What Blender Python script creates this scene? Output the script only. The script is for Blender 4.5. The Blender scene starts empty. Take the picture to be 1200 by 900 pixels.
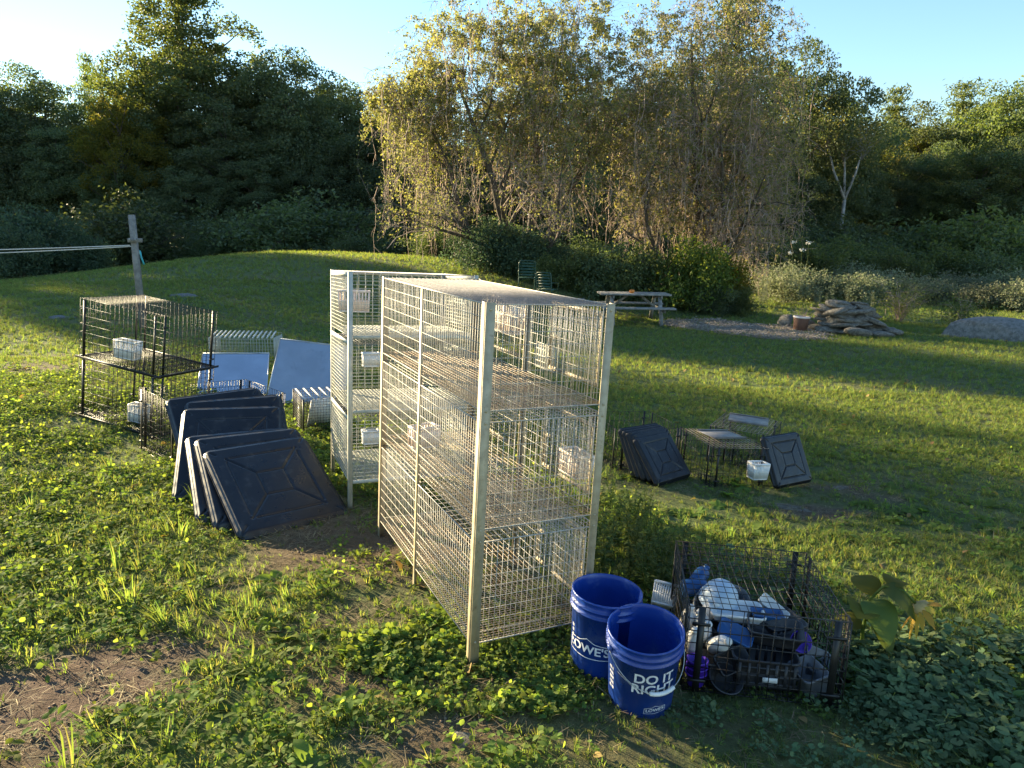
import bpy, math, random
import numpy as np
from mathutils import Matrix, Vector, Euler

rng = np.random.default_rng(7)
random.seed(7)
scene = bpy.context.scene
COL = scene.collection

# ------------------------------------------------------------------ camera
CAM_H, PITCH, ROLL, FPX = 1.8, math.radians(12.0), math.radians(1.0), 838.0
_f = np.array([0, math.cos(PITCH), -math.sin(PITCH)])
_r0 = np.array([1.0, 0, 0]); _u0 = np.cross(_r0, _f)
_r = _r0*math.cos(ROLL) + _u0*math.sin(ROLL)
_u = -_r0*math.sin(ROLL) + _u0*math.cos(ROLL)
CAM = np.array([0, 0, CAM_H])
cd = bpy.data.cameras.new('camera'); co = bpy.data.objects.new('camera', cd); COL.objects.link(co)
cd.sensor_fit = 'HORIZONTAL'; cd.sensor_width = 36.0; cd.lens = FPX/1200*36
cd.clip_start = 0.05; cd.clip_end = 2000
co.matrix_world = Matrix(((_r[0], _u[0], -_f[0], 0), (_r[1], _u[1], -_f[1], 0), (_r[2], _u[2], -_f[2], CAM_H), (0, 0, 0, 1)))
scene.camera = co

# ------------------------------------------------------------------ light
SUN_AZ, SUN_EL = math.radians(145.0), math.radians(14.5)      # azimuth ccw from +x, direction towards the sun
sdir = Vector((math.cos(SUN_EL)*math.cos(SUN_AZ), math.cos(SUN_EL)*math.sin(SUN_AZ), math.sin(SUN_EL)))
world = bpy.data.worlds.new('World'); scene.world = world; world.use_nodes = True
wn = world.node_tree; bg = wn.nodes['Background']
sky = wn.nodes.new('ShaderNodeTexSky'); sky.sky_type = 'NISHITA'; sky.sun_disc = False
sky.sun_elevation = SUN_EL; sky.sun_rotation = math.pi/2 - SUN_AZ
sky.altitude = 100; sky.air_density = 1.2; sky.dust_density = 0.0; sky.ozone_density = 3.3
wn.links.new(sky.outputs[0], bg.inputs[0]); bg.inputs[1].default_value = 0.076
sl = bpy.data.lights.new('sun', 'SUN'); so = bpy.data.objects.new('sun', sl); COL.objects.link(so)
sl.energy = 5.0; sl.angle = math.radians(0.55); sl.color = (1.0, 0.82, 0.50)
so.rotation_euler = (-sdir).to_track_quat('-Z', 'Y').to_euler(); so.location = (-30, 30, 30)
vs = scene.view_settings; vs.view_transform = 'Standard'; vs.look = 'None'; vs.gamma = 1.0; vs.use_curve_mapping = False
vs.exposure = 2.2
scene.render.engine = 'CYCLES'
cy = scene.cycles
cy.use_denoising = True
try: cy.denoiser = 'OPENIMAGEDENOISE'
except Exception: pass
cy.max_bounces = 8; cy.transparent_max_bounces = 8; cy.diffuse_bounces = 4; cy.transmission_bounces = 6
cy.caustics_reflective = False; cy.caustics_refractive = False

# ------------------------------------------------------------------ ground shape
ANCH = np.array([
 (-.158,2.706,0),(.368,2.962,-.022),(-.79,4.008,.01),(-.264,4.264,-.012),
 (-1.055,4.391,.017),(-.265,4.712,-.015),(-1.349,5.111,-.013),(-.558,5.432,-.044),
 (-3.114,6.014,-.019),(-2.892,6.639,-.030),(-3.958,6.319,.094),(-3.736,6.944,.069),
 (.736,2.665,-.07),(1.361,2.579,-.082),(.829,3.347,-.092),(1.454,3.261,-.105),
 (1.1,5.25,-.12),(2.07,5.3,-.14),(-3.057,5.632,0),(-1.84,6.1,0),(-1.6,3.9,0),(-2.3,4.6,0),(-1.1,4.2,.01),
 (2.4,18.1,-.41),(3.6,18.1,-.39),(.4,20.0,.05),(-6.5,27.4,.9),(-9.75,27.4,.84),(-2.56,26.4,.75),(-.1,25,.55),(4.5,25,-.1),
 (-6,34,.35),(-14,37,-.2),(-21.5,30,-.53),(-16,22,-.1),(7,15,-.32),(9.9,14.4,-.32),(5.2,15.5,-.35),
 (20,40,-.7),(35,60,-.9),(4,60,-.2),(-35,60,-.2),(-60,20,-.3),(60,20,-1.0),(20,18,-.5),(12,8,-.4),(6,6,-.25),(10,26,-.45),
 (0,0,.05),(-3,1,.05),(3,1,-.14),(0,-10,.1),(-30,-10,.2),(30,-10,-.6),(-7,10,.02),(-10,15.6,.2),(-6.5,12.5,.05),(-2.5,10,-.05),(2,10,-.2),
 (0,100,0),(-90,90,0),(90,90,-.6),(-100,0,0),(100,0,-.8)], float)
def _phi(d): return np.where(d > 1e-9, d*d*np.log(np.maximum(d, 1e-9)), 0)
def _tps(A, lam=0.02):
    n = len(A); d = np.linalg.norm(A[:, None, :2]-A[None, :, :2], axis=2)
    K = _phi(d)+lam*np.eye(n); P = np.c_[np.ones(n), A[:, :2]]
    M = np.block([[K, P], [P.T, np.zeros((3, 3))]])
    return np.linalg.solve(M, np.r_[A[:, 2], 0, 0, 0])
_W = _tps(ANCH)
def G(x, y):
    x = np.asarray(x, float); y = np.asarray(y, float); sh = x.shape
    p = np.stack([x.ravel(), y.ravel()], 1); d = np.linalg.norm(p, axis=1)
    p = p*np.minimum(1, 90/np.maximum(d, 1e-6))[:, None]
    out = np.empty(len(p))
    for i in range(0, len(p), 20000):
        q = p[i:i+20000]; K = _phi(np.linalg.norm(q[:, None]-ANCH[None, :, :2], axis=2))
        out[i:i+20000] = K@_W[:-3] + _W[-3] + q@_W[-2:]
    return out.reshape(sh) if sh else float(out[0])
def ray(px, py): return _f + _r*(px-600)/FPX - _u*(py-450)/FPX
def GP(px, py):
    """ground point seen at a pixel of the 1200x900 photograph"""
    d = ray(px, py); t = 1.0
    lo = None
    for k in range(4000):
        p = CAM+d*t
        if p[2] < G(p[0], p[1]): break
        lo = t; t *= 1.01
    a, b = lo or 0.5, t
    for _ in range(18):
        m = (a+b)/2; p = CAM+d*m
        if p[2] < G(p[0], p[1]): b = m
        else: a = m
    return CAM+d*b
def AT(px, py, depth): return CAM+ray(px, py)*depth

# value noise in numpy (2-D and 3-D)
_tab = np.random.default_rng(3).random((64, 64))
def vn(x, y, s=1.0, o=0.0):
    x = np.asarray(x, float)*s+o+100; y = np.asarray(y, float)*s+o*1.7+100
    i = np.floor(x).astype(int); j = np.floor(y).astype(int); fx = x-i; fy = y-j
    fx = fx*fx*(3-2*fx); fy = fy*fy*(3-2*fy)
    t = lambda a, b: _tab[a % 64, b % 64]
    return (t(i, j)*(1-fx)+t(i+1, j)*fx)*(1-fy)+(t(i, j+1)*(1-fx)+t(i+1, j+1)*fx)*fy
def fbm(x, y, s=1.0, o=0.0, n=4):
    r = 0; a = .5; t = 0
    for k in range(n): r = r+a*vn(x, y, s*2**k, o+k*7.3); t += a; a *= .5
    return r/t

# ------------------------------------------------------------------ mesh builder
class MB:
    def __init__(s): s.v = []; s.q = []; s.t = []; s.n = 0; s.mq = []; s.mt = []
    def add(s, V, Q=None, T=None, mi=0):
        V = np.asarray(V, float).reshape(-1, 3); s.v.append(V)
        if Q is not None and len(Q): Q = np.asarray(Q, int)+s.n; s.q.append(Q); s.mq.append(np.full(len(Q), mi))
        if T is not None and len(T): T = np.asarray(T, int)+s.n; s.t.append(T); s.mt.append(np.full(len(T), mi))
        s.n += len(V); return s
    def bars(s, P, Q, r, up=None, r2=None, mi=0):
        P = np.asarray(P, float).reshape(-1, 3); Q = np.asarray(Q, float).reshape(-1, 3); n = len(P)
        d = Q-P; d = d/np.maximum(np.linalg.norm(d, axis=1), 1e-9)[:, None]
        ref = np.where(np.abs(d[:, 2:3]) > .9, np.array([[1., 0, 0]]), np.array([[0, 0, 1.]])) if up is None else np.tile(np.asarray(up, float), (n, 1))
        a = np.cross(d, ref); a /= np.maximum(np.linalg.norm(a, axis=1), 1e-9)[:, None]; b = np.cross(a, d)
        rb = r if r2 is None else r2
        offs = [a*r+b*rb, -a*r+b*rb, -a*r-b*rb, a*r-b*rb]
        V = np.stack([P+o for o in offs]+[Q+o for o in offs], 1)
        base = (np.arange(n)*8)[:, None]
        f = np.array([[0, 1, 5, 4], [1, 2, 6, 5], [2, 3, 7, 6], [3, 0, 4, 7], [3, 2, 1, 0], [4, 5, 6, 7]])
        s.add(V.reshape(-1, 3), (base[:, :, None]+f[None]).reshape(-1, 4), mi=mi); return s
    def bar(s, p, q, r, r2=None, up=None, mi=0): return s.bars([p], [q], r, up, r2, mi)
    def box(s, c, size, R=None, mi=0, taper=1.0):
        c = np.asarray(c, float); h = np.asarray(size, float)/2
        V = np.array([(x, y, z) for z in (-1, 1) for y in (-1, 1) for x in (-1, 1)], float)
        V[:, :2] *= np.where(V[:, 2:3] > 0, taper, 1.0)
        V = V*h
        if R is not None: V = V@np.asarray(R).T
        s.add(V+c, [[0, 2, 3, 1], [4, 5, 7, 6], [0, 1, 5, 4], [2, 6, 7, 3], [0, 4, 6, 2], [1, 3, 7, 5]], mi=mi); return s
    def tube(s, path, rad, n=6, cap=True, mi=0):
        P = np.asarray(path, float); k = len(P); rad = np.broadcast_to(np.asarray(rad, float), (k,))
        d = np.gradient(P, axis=0); d /= np.maximum(np.linalg.norm(d, axis=1), 1e-9)[:, None]
        ref = np.array([0.31, 0.17, 0.93]) if abs(d[0][2]) < .8 else np.array([.95, .3, .05])
        a = np.cross(d, ref); a /= np.maximum(np.linalg.norm(a, axis=1), 1e-9)[:, None]; b = np.cross(d, a)
        th = np.linspace(0, 2*np.pi, n, endpoint=False)
        V = P[:, None]+rad[:, None, None]*(np.cos(th)[None, :, None]*a[:, None]+np.sin(th)[None, :, None]*b[:, None])
        i = np.arange(k-1)[:, None]*n; j = np.arange(n)[None]
        Q = np.stack([i+j, i+(j+1) % n, i+n+(j+1) % n, i+n+j], -1).reshape(-1, 4)
        V = V.reshape(-1, 3); T = None
        if cap:
            V = np.r_[V, P[:1], P[-1:]]; m = k*n
            T = [[m, (q+1) % n, q] for q in range(n)]+[[m+1, (k-1)*n+q, (k-1)*n+(q+1) % n] for q in range(n)]
        s.add(V, Q, T, mi=mi); return s
    def lathe(s, prof, n=40, c=(0, 0, 0), M=None, closed=False, mi=0, sx=1, sy=1):
        prof = np.asarray(prof, float); th = np.linspace(0, 2*np.pi, n, endpoint=False)
        V = np.stack([prof[:, None, 0]*np.cos(th)[None]*sx, prof[:, None, 0]*np.sin(th)[None]*sy, np.broadcast_to(prof[:, 1:2], (len(prof), n))], -1).reshape(-1, 3)
        k = len(prof); i = np.arange(k-1)[:, None]*n; j = np.arange(n)[None]
        Q = np.stack([i+j, i+(j+1) % n, i+n+(j+1) % n, i+n+j], -1).reshape(-1, 4)
        if M is not None: V = V@np.asarray(M).T
        s.add(V+np.asarray(c, float), Q, mi=mi); return s
    def mesh(s, name, smooth=False):
        V = np.concatenate(s.v) if s.v else np.zeros((0, 3)); me = bpy.data.meshes.new(name)
        q = np.concatenate(s.q) if s.q else np.zeros((0, 4), int); t = np.concatenate(s.t) if s.t else np.zeros((0, 3), int)
        me.vertices.add(len(V)); me.vertices.foreach_set('co', V.astype(np.float32).ravel())
        nl = len(q)*4+len(t)*3; me.loops.add(nl); me.loops.foreach_set('vertex_index', np.r_[q.ravel(), t.ravel()].astype(np.int32))
        me.polygons.add(len(q)+len(t))
        st = np.r_[np.arange(len(q))*4, len(q)*4+np.arange(len(t))*3].astype(np.int32)
        me.polygons.foreach_set('loop_start', st)
        mi = np.concatenate(s.mq+s.mt) if (s.mq or s.mt) else np.zeros(0)
        me.polygons.foreach_set('material_index', mi.astype(np.int32))
        if smooth: me.polygons.foreach_set('use_smooth', np.ones(len(q)+len(t), bool))
        me.update(calc_edges=True); me.validate(); return me
    def build(s, name, mat, parent=None, smooth=False, kind=None):
        me = s.mesh(name, smooth)
        for m in (mat if isinstance(mat, (list, tuple)) else [mat]): me.materials.append(m)
        o = bpy.data.objects.new(name, me); COL.objects.link(o)
        if parent is not None: o.parent = parent
        if kind: o['kind'] = kind
        return o
def tag(o, label=None, cat=None, group=None, kind=None):
    if label: o['label'] = label
    if cat: o['category'] = cat
    if group: o['group'] = group
    if kind: o['kind'] = kind
    return o
def empty(name, loc=(0, 0, 0), rot=(0, 0, 0), label=None, cat=None, group=None):
    o = bpy.data.objects.new(name, None); COL.objects.link(o); o.empty_display_size = .1
    o.location = loc; o.rotation_euler = rot
    return tag(o, label, cat, group)
def copy_tree(o, parent=None):
    c = o.copy(); COL.objects.link(c); c.parent = parent
    for ch in o.children: copy_tree(ch, c)
    return c
def rot(yaw=0, tx=0, ty=0): return np.array(Euler((tx, ty, yaw), 'XYZ').to_matrix())

# ------------------------------------------------------------------ materials
def new_mat(name):
    m = bpy.data.materials.new(name); m.use_nodes = True; nt = m.node_tree
    return m, nt, nt.nodes['Principled BSDF'], nt.nodes['Material Output']
def ramp(nt, fac, stops):
    r = nt.nodes.new('ShaderNodeValToRGB'); e = r.color_ramp.elements
    while len(e) < len(stops): e.new(.5)
    for k, (p, c) in enumerate(stops): e[k].position = p; e[k].color = (*c, 1) if len(c) == 3 else c
    nt.links.new(fac, r.inputs[0]); return r.outputs[0]
def noise(nt, vec, scale, detail=4, rough=.55, dist=0):
    n = nt.nodes.new('ShaderNodeTexNoise'); n.inputs['Scale'].default_value = scale; n.inputs['Detail'].default_value = detail
    n.inputs['Roughness'].default_value = rough; n.inputs['Distortion'].default_value = dist
    if vec is not None: nt.links.new(vec, n.inputs['Vector'])
    return n.outputs['Fac']
def mixc(nt, fac, a, b, mode='MIX'):
    m = nt.nodes.new('ShaderNodeMix'); m.data_type = 'RGBA'; m.blend_type = mode
    for s, v in ((m.inputs[0], fac), (m.inputs[6], a), (m.inputs[7], b)):
        if hasattr(v, 'is_output'): nt.links.new(v, s)
        elif isinstance(v, (int, float)): s.default_value = v
        else: s.default_value = (*v, 1)
    return m.outputs[2]
def bump(nt, bs, h, strength=.3, dist=.01):
    b = nt.nodes.new('ShaderNodeBump'); b.inputs['Strength'].default_value = strength; b.inputs['Distance'].default_value = dist
    nt.links.new(h, b.inputs['Height']); nt.links.new(b.outputs[0], bs.inputs['Normal'])
def surf(name, c1, c2=None, scale=6, rough=.6, metal=0.0, bmp=0, bscale=60, bdist=.004, c3=None, spec=.5, coord='Object', lo=.38, hi=.62, rvar=0):
    m, nt, bs, out = new_mat(name)
    tc = nt.nodes.new('ShaderNodeTexCoord').outputs[coord]
    bs.inputs['Roughness'].default_value = rough; bs.inputs['Metallic'].default_value = metal; bs.inputs['Specular IOR Level'].default_value = spec
    if c2 is None: c2 = tuple(min(1, v*1.25+.005) for v in c1)
    col = ramp(nt, noise(nt, tc, scale), [(lo, c1), (hi, c2)])
    if c3 is not None:
        f = ramp(nt, noise(nt, tc, scale*2.3, 6, .65), [(.55, (0, 0, 0)), (.72, (1, 1, 1))])
        col = mixc(nt, f, col, c3)
    nt.links.new(col, bs.inputs['Base Color'])
    if rvar:
        r = ramp(nt, noise(nt, tc, scale*3, 5), [(.3, (rough-rvar,)*3), (.7, (rough+rvar,)*3)]); nt.links.new(r, bs.inputs['Roughness'])
    if bmp: bump(nt, bs, noise(nt, tc, bscale, 5, .6), bmp, bdist)
    return m
def leafmat(name, cols, trans=.45, rough=.6, spec=.18, tint=(1.75, 1.7, .6)):
    m, nt, bs, out = new_mat(name)
    gi = nt.nodes.new('ShaderNodeNewGeometry').outputs['Random Per Island']
    oi = nt.nodes.new('ShaderNodeObjectInfo').outputs['Random']
    n = len(cols); col = ramp(nt, gi, [((k+.5)/n, c) for k, c in enumerate(cols)])
    hv = nt.nodes.new('ShaderNodeHueSaturation'); nt.links.new(col, hv.inputs['Color'])
    mr = nt.nodes.new('ShaderNodeMapRange'); mr.inputs[3].default_value = .75; mr.inputs[4].default_value = 1.25; nt.links.new(oi, mr.inputs[0])
    nt.links.new(mr.outputs[0], hv.inputs['Value'])
    mh = nt.nodes.new('ShaderNodeMapRange'); mh.inputs[3].default_value = .485; mh.inputs[4].default_value = .515; nt.links.new(oi, mh.inputs[0])
    nt.links.new(mh.outputs[0], hv.inputs['Hue'])
    col = hv.outputs[0]
    nt.links.new(col, bs.inputs['Base Color']); bs.inputs['Roughness'].default_value = rough; bs.inputs['Specular IOR Level'].default_value = spec
    tr = nt.nodes.new('ShaderNodeBsdfTranslucent'); nt.links.new(mixc(nt, 1.0, col, tint, 'MULTIPLY'), tr.inputs['Color'])
    mx = nt.nodes.new('ShaderNodeMixShader'); mx.inputs[0].default_value = trans
    nt.links.new(bs.outputs[0], mx.inputs[1]); nt.links.new(tr.outputs[0], mx.inputs[2]); nt.links.new(mx.outputs[0], out.inputs['Surface'])
    return m

MT = {}
MT['bark'] = surf('bark', (.055, .042, .032), (.11, .09, .07), 9, .9, bmp=.6, bscale=30, bdist=.02)
MT['twig'] = surf('twig_bark', (.27, .20, .16), (.42, .32, .26), 3, .85)
MT['vine'] = surf('dry_vine', (.32, .23, .18), (.46, .35, .28), 5, .9)
MT['birch'] = surf('pale_bark', (.20, .19, .17), (.32, .30, .27), 4, .8, c3=(.10, .09, .08))
MT['leaf_dark'] = leafmat('leaf_dark', [(.072, .10, .056), (.092, .122, .066), (.115, .142, .074)], .38)
MT['leaf_mid'] = leafmat('leaf_mid', [(.080, .11, .050), (.105, .135, .056), (.135, .155, .064)], .44)
MT['leaf_gold_lit'] = leafmat('leaf_gold_lit', [(.085, .095, .02), (.13, .125, .025), (.17, .15, .03)], .55)  # yellow green leaves; sunlight on some crowns is painted into this colour
MT['leaf_olive'] = leafmat('leaf_olive', [(.155, .17, .075), (.21, .21, .09), (.26, .24, .105), (.135, .155, .065)], .57, tint=(1.5, 1.42, .7))
MT['leaf_pine'] = leafmat('needles', [(.042, .072, .038), (.058, .09, .045)], .28, tint=(1.1, 1.2, .7))
MT['leaf_blue'] = leafmat('sumac_leaf', [(.06, .10, .062), (.08, .12, .07), (.095, .14, .072)], .36, tint=(1.1, 1.2, .8))
MT['leaf_bush'] = leafmat('bush_leaf', [(.07, .115, .030), (.10, .14, .034), (.14, .165, .04)], .46)
MT['leaf_pale'] = leafmat('meadow_leaf', [(.16, .19, .11), (.20, .22, .13), (.24, .24, .16)], .32, tint=(1.15, 1.2, .8))
MT['blade'] = leafmat('grass_blade', [(.105, .165, .062), (.132, .19, .066), (.165, .205, .075), (.22, .21, .11)], .55, .7, .12)
MT['weed'] = leafmat('weed_leaf', [(.12, .185, .05), (.15, .21, .055), (.19, .235, .065)], .55, .75, .10)
MT['mallow'] = leafmat('mallow_leaf', [(.085, .14, .07), (.11, .165, .078), (.145, .19, .085)], .36, .75, .12, (1.1, 1.25, .7))
MT['straw'] = leafmat('straw', [(.24, .185, .10), (.32, .25, .14), (.2, .15, .085)], .2, .7, tint=(1.1, 1, .8))
MT['galv'] = surf('galvanised_steel', (.38, .31, .20), (.50, .42, .28), 14, .58, .2, bmp=.12, bscale=80, c3=(.26, .18, .11), rvar=.08)
MT['galv_wire'] = surf('galvanised_wire', (.36, .34, .30), (.47, .45, .40), 22, .5, .25, c3=(.30, .21, .14))
MT['rust_wire'] = surf('rusty_wire', (.34, .245, .17), (.46, .38, .30), 9, .6, .2, c3=(.27, .15, .08))
MT['top_wire'] = surf('weathered_top_wire', (.20, .19, .20), (.28, .26, .27), 22, .6, .2)
MT['white_wire'] = surf('pale_coated_wire', (.42, .42, .36), (.54, .53, .46), 14, .52, .1)
MT['black_wire'] = surf('black_wire', (.012, .011, .011), (.026, .024, .022), 14, .42, .2, c3=(.07, .045, .03))
MT['black_bar'] = surf('black_steel_bar', (.010, .010, .010), (.02, .019, .018), 18, .42, .2, bmp=.05)
MT['tray'] = surf('black_tray_plastic', (.006, .007, .010), (.009, .011, .015), 5, .36, 0, bmp=.06, bscale=90, c3=(.042, .042, .043), spec=.42, rvar=.13)
MT['white_plastic'] = surf('white_plastic', (.70, .69, .66), (.80, .79, .77), 10, .4)
MT['pink_plastic'] = surf('cream_plastic', (.72, .60, .54), (.80, .70, .64), 10, .45)
MT['zinc'] = surf('zinc_sheet', (.50, .53, .57), (.58, .61, .65), 3, .16, 1.0, bmp=.035, bscale=6, bdist=.02, rvar=.05)
MT['zinc_dull'] = surf('dull_zinc_sheet', (.46, .48, .50), (.54, .56, .58), 3, .34, .95, bmp=.05, bscale=7, bdist=.02, c3=(.40, .42, .44), rvar=.06)
MT['wood_grey'] = surf('weathered_wood', (.15, .145, .135), (.25, .24, .22), 12, .88, bmp=.4, bscale=70)
MT['greysheet'] = surf('grey_worn_sheet', (.17, .165, .16), (.26, .25, .24), 12, .6, .3, c3=(.20, .14, .10))
MT['stone'] = surf('field_stone', (.13, .115, .095), (.27, .245, .205), 5, .92, bmp=1., bscale=16, bdist=.05, c3=(.38, .36, .31), spec=.2)
MT['granite'] = surf('granite', (.11, .11, .105), (.19, .187, .18), 14, .9, bmp=.6, bscale=10, bdist=.04, c3=(.26, .26, .25), spec=.2)
MT['bucket'] = surf('blue_bucket_plastic', (.008, .040, .24), (.011, .052, .30), 4, .34, 0, c3=(.075, .115, .30), rvar=.12, bmp=.05)
MT['print'] = surf('white_print', (.66, .67, .70), (.78, .78, .80), 30, .5)
MT['steel'] = surf('bail_wire', (.45, .45, .44), (.58, .58, .56), 20, .35, .9)
MT['rope'] = surf('cord', (.52, .50, .46), (.62, .6, .56), 40, .8)
MT['teal'] = surf('teal_strap', (.04, .36, .42), (.06, .44, .5), 20, .6)
MT['green_metal'] = surf('green_painted_metal', (.012, .05, .034), (.02, .07, .048), 10, .45)
MT['clay'] = surf('brown_planter', (.13, .065, .045), (.18, .09, .06), 10, .7)
MT['orange'] = surf('pumpkin_skin', (.55, .16, .02), (.66, .22, .03), 10, .5)
MT['lime'] = surf('lime_tie', (.30, .62, .05), (.36, .7, .07), 10, .5)
MT['chip'] = surf('wood_chip', (.20, .16, .13), (.33, .28, .23), 9, .9)
# ------------------------------------------------------------------ ground sheet
def _ax(a, b, n, c=0.0, k=3.2):
    t = np.linspace(-1, 1, n); s = np.sinh(k*t)/np.sinh(k)
    return np.where(s < 0, c+(c-a)*s, c+(b-c)*s)
gx = _ax(-260, 260, 300, 0.0, 5.2); gy = _ax(-60, 420, 340, 5.0, 5.0)
GX, GY = np.meshgrid(gx, gy)
GZ = G(GX, GY)
# bare, dry and chip areas: (pixel x, pixel y, radius along x, radius along y in metres, strength)
DIRT = [(45, 815, .50, .30, 1.0), (165, 765, .34, .14, .9), (5, 870, .3, .2, .9), (470, 880, .22, .10, .8), (545, 862, .18, .10, .75),
        (440, 800, .22, .10, .5), (935, 600, .42, .14, .9), (985, 573, .22, .12, .85), (1030, 583, .2, .1, .7), (395, 640, .5, .32, .55), (420, 720, .3, .14, .45), (455, 660, .35, .3, .5), (10, 432, 1.2, .35, .7), (820, 850, .25, .12, .25), (700, 880, .3, .08, .3)]
DRY = [(440, 790, .5, .25, .8), (330, 745, .5, .25, .5), (400, 640, .7, .5, .8), (520, 830, .4, .2, .6), (60, 455, 2.5, .9, .7), (200, 430, 2.5, 1., .6), (300, 620, .5, .3, .35)]
DP = [(*GP(a, b)[:2], c, d, e) for a, b, c, d, e in DIRT]; YP = [(*GP(a, b)[:2], c, d, e) for a, b, c, d, e in DRY]
def _blobs(x, y, L, o):
    w = np.zeros(np.shape(x)); n = fbm(x, y, 4.0, o)-.5
    for cx, cy, rx, ry, st in L:
        d = np.sqrt(((x-cx)/rx)**2+((y-cy)/ry)**2)+n*1.5
        w = np.maximum(w, st*np.clip((1.25-d)/.5, 0, 1))
    return w
def dirt(x, y): return _blobs(x, y, DP, 1.0)
def dry(x, y): return np.clip(_blobs(x, y, YP, 5.0)+.35*np.clip((fbm(x, y, .9, 9.)-.52)*6, 0, 1), 0, 1)
mb = MB(); nx, ny = len(gx), len(gy)
i = np.arange(ny-1)[:, None]*nx; j = np.arange(nx-1)[None]
near = np.clip(1-np.hypot(GX, GY)/14, 0, 1)
GZm = GZ+near*.020*(fbm(GX, GY, 5.0, 2.0)-.5)
mb.add(np.stack([GX, GY, GZm], -1), np.stack([i+j, i+j+1, i+nx+j+1, i+nx+j], -1).reshape(-1, 4))
def ground_mat():
    m, nt, bs, out = new_mat('lawn_soil_and_turf')
    tc = nt.nodes.new('ShaderNodeTexCoord').outputs['Object']
    at = nt.nodes.new('ShaderNodeVertexColor'); at.layer_name = 'cover'
    sp = nt.nodes.new('ShaderNodeSeparateColor'); nt.links.new(at.outputs[0], sp.inputs[0])
    turf = ramp(nt, noise(nt, tc, 1.1, 6, .6), [(.3, (.095, .125, .05)), (.5, (.12, .15, .058)), (.7, (.15, .17, .07))])
    fine = ramp(nt, noise(nt, tc, 26, 6, .7), [(.3, (.55, .55, .55)), (.7, (1.35, 1.35, 1.3))])
    turf = mixc(nt, 1.0, turf, fine, 'MULTIPLY')
    soil = ramp(nt, noise(nt, tc, 14, 7, .65), [(.3, (.085, .056, .040)), (.6, (.165, .115, .085)), (.8, (.24, .18, .14))])
    st = ramp(nt, noise(nt, tc, 30, 6, .7), [(.35, (.11, .085, .04)), (.65, (.22, .17, .09))])
    c = mixc(nt, sp.outputs[1], turf, st); c = mixc(nt, sp.outputs[0], c, soil)
    nt.links.new(c, bs.inputs['Base Color']); bs.inputs['Roughness'].default_value = .95; bs.inputs['Specular IOR Level'].default_value = .1
    h = nt.nodes.new('ShaderNodeMath'); h.operation = 'ADD'
    nt.links.new(noise(nt, tc, 22, 8, .75), h.inputs[0]); nt.links.new(noise(nt, tc, 90, 4, .7), h.inputs[1])
    bump(nt, bs, h.outputs[0], .8, .03)
    return m
lawn = mb.build('lawn', ground_mat(), smooth=True, kind='structure')
ca = lawn.data.color_attributes.new('cover', 'FLOAT_COLOR', 'POINT')
D_ = dirt(GX.ravel(), GY.ravel()); Y_ = dry(GX.ravel(), GY.ravel())
ca.data.foreach_set('color', np.stack([D_, Y_, 0*D_, 1+0*D_], 1).astype(np.float32).ravel())

# ------------------------------------------------------------------ scattered growth (too small to count): geometry-node instances
def strip(path, w, tip=True):
    """a leaf blade along a path: returns V, Q, T"""
    P = np.asarray(path, float); k = len(P)
    d = P[-1]-P[0]; side = np.cross(d, [0, 0, 1.]); side = side/max(np.linalg.norm(side), 1e-6) if np.linalg.norm(side) > 1e-4 else np.array([1., 0, 0])
    V = []; Q = []; T = []
    for a in range(k-1): V += [P[a]-side*w[a], P[a]+side*w[a]]
    V.append(P[-1])
    for a in range(k-2): Q.append([2*a, 2*a+1, 2*a+3, 2*a+2])
    T.append([2*(k-2), 2*(k-2)+1, 2*(k-1)])
    return np.array(V), Q, T
def tuft(seed, n, h, spread, w, curl=.6):
    r = np.random.default_rng(seed); mb = MB()
    for k in range(n):
        a = r.uniform(0, 6.28); b = r.uniform(0, spread*.5); hh = h*r.uniform(.55, 1.1); lean = r.uniform(.15, curl)*hh
        p0 = np.array([math.cos(a)*b, math.sin(a)*b, -.008]); dr = np.array([math.cos(a+r.normal(0, .7)), math.sin(a+r.normal(0, .7)), 0])
        pts = [p0, p0+dr*lean*.3+[0, 0, hh*.55], p0+dr*lean*.75+[0, 0, hh*.9], p0+dr*lean*1.35+[0, 0, hh*.98]]
        ww = w*r.uniform(.7, 1.2); mb.add(*strip(pts, [ww, ww*.85, ww*.5]))
    return mb
def leafshape(mb, base, d, up, L, Wd, fold=.18, n=3, droop=.25, mi=0):
    d = np.asarray(d, float); d = d/np.linalg.norm(d); up = np.asarray(up, float); s = np.cross(d, up); s /= max(np.linalg.norm(s), 1e-6); u = np.cross(s, d)
    ts = np.linspace(0, 1, n+2); prof = np.sin(np.pi*np.clip(ts*.86+.10, 0, 1))**.8; prof[0] = .12; prof[-1] = 0
    V = []
    for t, w in zip(ts, prof):
        c = base+d*L*t-np.array([0, 0, 1])*droop*L*t*t
        V += [c+s*w*Wd/2+u*fold*w*Wd/2, c, c-s*w*Wd/2+u*fold*w*Wd/2]
    Q = []
    for k in range(len(ts)-1): Q += [[3*k, 3*k+1, 3*k+4, 3*k+3], [3*k+1, 3*k+2, 3*k+5, 3*k+4]]
    mb.add(V, Q, mi=mi)
def roundleaf(mb, c, nrm, R, n=9, cup=.2, rg=None):
    nrm = np.asarray(nrm, float); nrm /= np.linalg.norm(nrm); a = np.cross(nrm, [.3, .9, .1]); a /= np.linalg.norm(a); b = np.cross(nrm, a)
    th = np.linspace(0.25, 2*np.pi-.25, n); rr = R*(1+.10*np.cos(th*5))
    V = [np.asarray(c, float)]+[c+(a*math.cos(t)+b*math.sin(t))*q+nrm*cup*q*.5*(1+.3*math.sin(3*t)) for t, q in zip(th, rr)]
    mb.add(V, None, [[0, k+1, k+2] for k in range(n-1)])
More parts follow.
